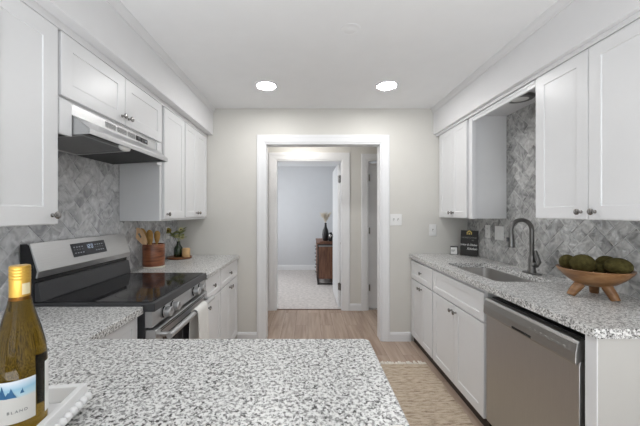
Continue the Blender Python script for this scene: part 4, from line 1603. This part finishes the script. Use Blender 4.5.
for lab, q, t, z, rx, rz in (('small olive moss ball at the left end of the bowl', -0.104, 0.022, 0.172, 0.036, 0.0400),
                             ('large olive moss ball front and left of centre in the bowl', -0.040, -0.032, 0.1745, 0.0500, 0.0500),
                             ('olive moss ball at the back of the bowl, behind the others', 0.046, 0.084, 0.172, 0.042, 0.0420),
                             ('smallest olive moss ball, tucked between the two large ones', 0.022, 0.017, 0.150, 0.026, 0.0300),
                             ('large olive moss ball at the right end of the bowl', 0.088, -0.016, 0.1745, 0.0500, 0.0430)):
    x, y = q2(q, t)
    moss(lab, x, y, z, rx * 1.06, rx * 0.94, rz)

# ------------------------------------------------------------------ white beaded tray with wine bottle
TA = math.radians(9)
TL_, TW_ = 0.40, 0.34           # length away from the camera, width
far = Vector((-0.495, 0.674))
ux, uy = math.cos(TA), math.sin(TA)
tc_ = far - Vector((ux, uy)) * (TW_ / 2) - Vector((-uy, ux)) * (TL_ / 2)
tr = thing('serving_tray', 'white painted tray edged with wooden beads in the near left corner', 'tray', (tc_.x, tc_.y, CT), TA)
bm = bmesh.new()
hw, hl, wt = TW_ / 2, TL_ / 2, 0.013
box(bm, -hw, hw, -hl, hl, 0.018, 0.028)
o = obj('base', bm, M_TRAY, tr, 0.002, local=True)
for nm, b in (('side', (hw - wt, hw, -hl, hl, 0.0281, 0.062)), ('side', (-hw, -hw + wt, -hl, hl, 0.0281, 0.062)),
              ('side', (-hw + wt, hw - wt, hl - wt, hl, 0.0281, 0.062)), ('side', (-hw + wt, hw - wt, -hl, -hl + wt, 0.0281, 0.062))):
    obj(nm, B(b), M_TRAY, tr, 0.002, local=True)
nb = 0
for sx in (-1, 1):
    k = 0
    y = -hl + 0.012
    while y < hl - 0.006:
        bm = bmesh.new()
        blob(bm, (sx * (hw + 0.004), y, 0.036), (0.0085, 0.0085, 0.0085), seg=14, rings=8)
        if sx > 0 or k % 1 == 0:
            obj('bead', bm, M_TRAY, tr, smooth=True, local=True)
        k += 1
        y += 0.0172
for sx in (-1, 1):
    for sy in (-1, 1):
        bm = bmesh.new()
        blob(bm, (sx * (hw - 0.03), sy * (hl - 0.03), 0.0095), (0.012, 0.012, 0.009), seg=16, rings=8)
        obj('foot', bm, M_TRAY, tr, smooth=True, local=True)

bz = CT + 0.0285
bo = thing('wine_bottle', 'amber wine bottle with a gold screw cap and pale label in the white tray', 'bottle', (-0.528, 0.550, bz))
RBt = 0.0388
bm = bmesh.new()
lathe(bm, [(0, 0.006), (0.022, 0.004), (0.033, 0.0), (0.0375, 0.003), (RBt, 0.010), (RBt, 0.135), (0.0382, 0.152), (0.0355, 0.175), (0.0300, 0.200), (0.0235, 0.224), (0.0180, 0.245), (0.0150, 0.262), (0.0142, 0.275), (0.0140, 0.305), (0, 0.305)], 64)
obj('glass', bm, M_BOTTLE, bo, smooth=True, local=True)
bm = bmesh.new()
cap_prof = [(0.0145, 0.2555), (0.0150, 0.2555), (0.0150, 0.290)]
for k in range(4):
    z = 0.2905 + k * 0.0055
    cap_prof += [(0.0154, z + 0.0012), (0.0154, z + 0.0034), (0.0148, z + 0.0047)]
cap_prof += [(0.0152, 0.3130), (0.0150, 0.3165), (0.0138, 0.3178), (0, 0.3178)]
lathe(bm, cap_prof, 48)
cpo = obj('screw_cap', bm, M_CAPG, bo, smooth=True, local=True)
# direction from bottle towards the camera
fa = math.atan2(-0.550, 0.528)


def wrap(bm, r, a0, a1, z0, z1, t=0.0006, n=28):
    """curved label; angles in degrees, 0 = towards camera, positive = to the right in the picture"""
    A = []
    for k in range(n + 1):
        a = fa + math.radians(a0 + (a1 - a0) * k / n)
        c_, s_ = math.cos(a), math.sin(a)
        A.append([bm.verts.new((rr_ * c_, rr_ * s_, z)) for rr_, z in ((r, z0), (r, z1), (r + t, z1), (r + t, z0))])
    for p, q in zip(A, A[1:]):
        for i in range(4):
            bm.faces.new((p[i], p[(i + 1) % 4], q[(i + 1) % 4], q[i]))
    bm.faces.new(A[0])
    bm.faces.new(A[-1])


bm = bmesh.new()
wrap(bm, RBt + 0.0002, -100, 31, 0.050, 0.123)
lb = obj('front_label', bm, M_LABEL, bo, smooth=True, local=True)
bm = bmesh.new()
wrap(bm, RBt + 0.0003, 58, 165, 0.045, 0.138, n=20)
obj('back_label', bm, M_CARD, bo, smooth=True, local=True)
bm = bmesh.new()
wrap(bm, RBt - 0.0006, 59, 164, 0.046, 0.137, 0.0005, n=20)
obj('back_label_inside', bm, M_NAVY, bo, smooth=True, local=True)
bm = bmesh.new()
wrap(bm, 0.01512, 10, 62, 0.266, 0.286, 0.0003, 8)
obj('cap_patch', bm, M_CAPP, cpo, smooth=True, local=True)  # pale patch on the side of the cap


def on_label(deg, z):
    a = fa + math.radians(deg)
    r = RBt + 0.0009
    n_ = Vector((math.cos(a), math.sin(a), 0))
    t_ = Vector((-n_.y, n_.x, 0))
    return Matrix(((t_.x, 0, n_.x, n_.x * r), (t_.y, 0, n_.y, n_.y * r), (0, 1, 0, z), (0, 0, 0, 1)))


for ch, deg in zip('BLAND', (-22, -14.5, -6.5, 2, 11)):
    text('label_lettering', ch, 0.0066, M_INK, lb, on_label(deg, 0.0695), 0.0002)
bm = bmesh.new()


def peak(deg, z, w_, h_):
    M_ = on_label(deg, z)
    P = [(-w_, 0), (-w_ * 0.35, h_ * 0.62), (-w_ * 0.15, h_ * 0.55), (w_ * 0.1, h_), (w_ * 0.55, h_ * 0.4), (w_, 0)]
    A = [bm.verts.new(M_ @ Vector((x, y, 0))) for x, y in P]
    A2 = [bm.verts.new(M_ @ Vector((x, y, 0.0003))) for x, y in P]
    bm.faces.new(A2)
    for i in range(len(P)):
        bm.faces.new((A[i], A[(i + 1) % len(P)], A2[(i + 1) % len(P)], A2[i]))


peak(-18, 0.095, 0.0088, 0.017)
peak(-36, 0.095, 0.0088, 0.022)
peak(4, 0.100, 0.0028, 0.009)
obj('label_peaks', bm, M_BLUEINK, lb, local=True)

# ------------------------------------------------------------------ rug
rx0, rx1, ry0, ry1 = 0.37, 1.052, 0.70, 2.66
rug = thing('runner_rug', 'woven jute runner rug with cream fringe on the plank floor', 'rug', ((rx0 + rx1) / 2, (ry0 + ry1) / 2, 0))
bm = bmesh.new()
nx, ny = 24, 70
top, bot = [], []
for j in range(ny + 1):
    y = ry0 + (ry1 - ry0) * j / ny
    wv = 0.006 * math.sin(j * 0.55) + 0.004 * math.sin(j * 1.7)
    top.append([bm.verts.new((rx0 + (rx1 - rx0 + wv) * i / nx, y, 0.0095 + 0.0012 * math.sin(i * 2.1 + j * 1.3))) for i in range(nx + 1)])
    bot.append([bm.verts.new((rx0 + (rx1 - rx0 + wv) * i / nx, y, 0.0008)) for i in range(nx + 1)])
for j in range(ny):
    for i in range(nx):
        bm.faces.new((top[j][i], top[j][i + 1], top[j + 1][i + 1], top[j + 1][i]))
        bm.faces.new((bot[j][i], bot[j + 1][i], bot[j + 1][i + 1], bot[j][i + 1]))
for j in range(ny):
    for i in (0, nx):
        bm.faces.new((top[j][i], top[j + 1][i], bot[j + 1][i], bot[j][i]))
for i in range(nx):
    for j in (0, ny):
        bm.faces.new((top[j][i], top[j][i + 1], bot[j][i + 1], bot[j][i]))
obj('weave', bm, M_JUTE, rug, smooth=True)
rf = random.Random(4)
for ye, sg2 in ((ry1, 1), (ry0, -1)):
    bm = bmesh.new()
    for k in range(46):
        x = rx0 + 0.008 + (rx1 - rx0 - 0.016) * k / 45
        dx = rf.uniform(-0.014, 0.014)
        L = rf.uniform(0.030, 0.060)
        tube(bm, [(x, ye - sg2 * 0.006, 0.0105), (x + dx * 0.3, ye + sg2 * 0.012, 0.010), (x + dx, ye + sg2 * L * 0.7, 0.0055), (x + dx * 1.5, ye + sg2 * L, 0.0045)], [0.0060, 0.0060, 0.0065, 0.0060], 6)
    o = obj('fringe', bm, M_FRINGE, rug, smooth=True)
    o['kind'] = 'stuff'

# ------------------------------------------------------------------ bedroom furniture
DX0, DX1, DY0, DY1, DZ = 0.176, 0.60, 5.60, 6.55, 0.795
dr = thing('dresser', 'brown wooden dresser in a dark metal frame standing on the bedroom carpet', 'dresser', (0.39, 6.07, 0.004))
bm = bmesh.new()
fr = 0.022
for (x, y) in ((DX0, DY0), (DX1 - fr, DY0), (DX0, DY1 - fr), (DX1 - fr, DY1 - fr)):
    box(bm, x, x + fr, y, y + fr, 0.0042, DZ - 0.03)
for z in (0.012, DZ - 0.052):
    for y in (DY0, DY1 - fr):
        box(bm, DX0 + fr, DX1 - fr, y, y + fr, z, z + 0.022)
    for x in (DX0, DX1 - fr):
        box(bm, x, x + fr, DY0 + fr, DY1 - fr, z, z + 0.022)
obj('frame', bm, M_METALFRAME, dr, 0.001)
obj('case', B((DX0 + 0.012, DX1 - 0.012, DY0 + 0.008, DY1 - 0.008, 0.115, 0.715)), M_DRESS, dr, 0.002)
obj('apron', B((DX0 + 0.026, DX1 - 0.026, DY0 + 0.010, DY1 - 0.010, 0.717, DZ - 0.053)), mat('grey_metal_apron', (0.28, 0.28, 0.28), 0.4, 0.6), dr)
obj('top', B((DX0 - 0.008, DX1 + 0.008, DY0 - 0.008, DY1 + 0.008, DZ - 0.029, DZ)), M_DRESS, dr, 0.003)
for k in range(4):
    z0 = 0.122 + k * 0.147
    dd = obj('drawer', B((DX0 - 0.004, DX0 + 0.0115, DY0 + 0.035, DY1 - 0.035, z0, z0 + 0.138)), M_DRESS, dr, 0.002)
    for yy in (DY0 + 0.22, DY1 - 0.22):
        bm = bmesh.new()
        box(bm, DX0 - 0.026, DX0 - 0.0045, yy - 0.05, yy - 0.042, z0 + 0.082, z0 + 0.090)
        box(bm, DX0 - 0.026, DX0 - 0.0045, yy + 0.042, yy + 0.05, z0 + 0.082, z0 + 0.090)
        box(bm, DX0 - 0.034, DX0 - 0.026, yy - 0.05, yy + 0.05, z0 + 0.080, z0 + 0.092)
        obj('pull', bm, M_METALFRAME, dd, 0.001)
tz = 0.004 + DZ - 0.0035
o = bmesh.new()
prism(o, [(0.29 + x, 5.72 + y) for x, y in rounded(-0.07, 0.19, -0.12, 0.10, 0.02, 3)], 'Z', tz, tz + 0.022)
o = obj('wooden_riser', o, M_DRESS, None, 0.002)
tag(o, 'small brown wooden riser on the dresser top under the black vases', 'riser')
tz2 = tz + 0.0225
v = thing('tall_vase', 'tall matt black bottle vase holding a cream plume on the dresser', 'vase', (0.335, 5.73, tz2))
bm = bmesh.new()
lathe(bm, [(0, 0), (0.045, 0), (0.056, 0.02), (0.064, 0.12), (0.052, 0.20), (0.026, 0.26), (0.020, 0.315), (0.023, 0.340), (0.019, 0.340), (0.014, 0.315), (0.012, 0.25), (0, 0.24)], 32)
obj('body', bm, M_VASEB, v, smooth=True, local=True)
p = thing('pampas_plume', 'cream dried pampas plume standing in the black vase on the dresser', 'dried plume', (0.335, 5.73, tz2))
bm = bmesh.new()
tube(bm, [(0, 0, 0.255), (0.0, 0, 0.35), (0.004, 0, 0.42)], 0.004, 8)
obj('stem', bm, M_SPOON, p, smooth=True, local=True)
bm = bmesh.new()
rq = random.Random(9)
for k in range(260):
    z0 = rq.uniform(0.345, 0.45)
    a = rq.uniform(0, 2 * PI)
    u = (z0 - 0.345) / 0.105
    out = 0.035 + 0.105 * u * rq.uniform(0.4, 1)
    L = rq.uniform(0.05, 0.115)
    tube(bm, [(0, 0, z0), (math.cos(a) * out * 0.5, math.sin(a) * out * 0.5, z0 + L * 0.55), (math.cos(a) * out, math.sin(a) * out, z0 + L)], [0.003, 0.006, 0.002], 5)
o = obj('plume', bm, M_PAMPAS, p, smooth=True, local=True)
o['kind'] = 'stuff'
v = thing('bottle_vase', 'shorter black curved vase leaning shape right beside the tall plume vase', 'vase', (0.425, 5.650, tz2))
v['label'] = 'short black ring-necked vase in front of the plume vase on the dresser'
bm = bmesh.new()
lathe(bm, [(0, 0), (0.028, 0), (0.042, 0.02), (0.046, 0.07), (0.040, 0.12), (0.026, 0.155), (0.020, 0.165), (0.016, 0.160), (0.020, 0.12), (0, 0.11)], 28)
obj('body', bm, M_VASEB, v, smooth=True, local=True)
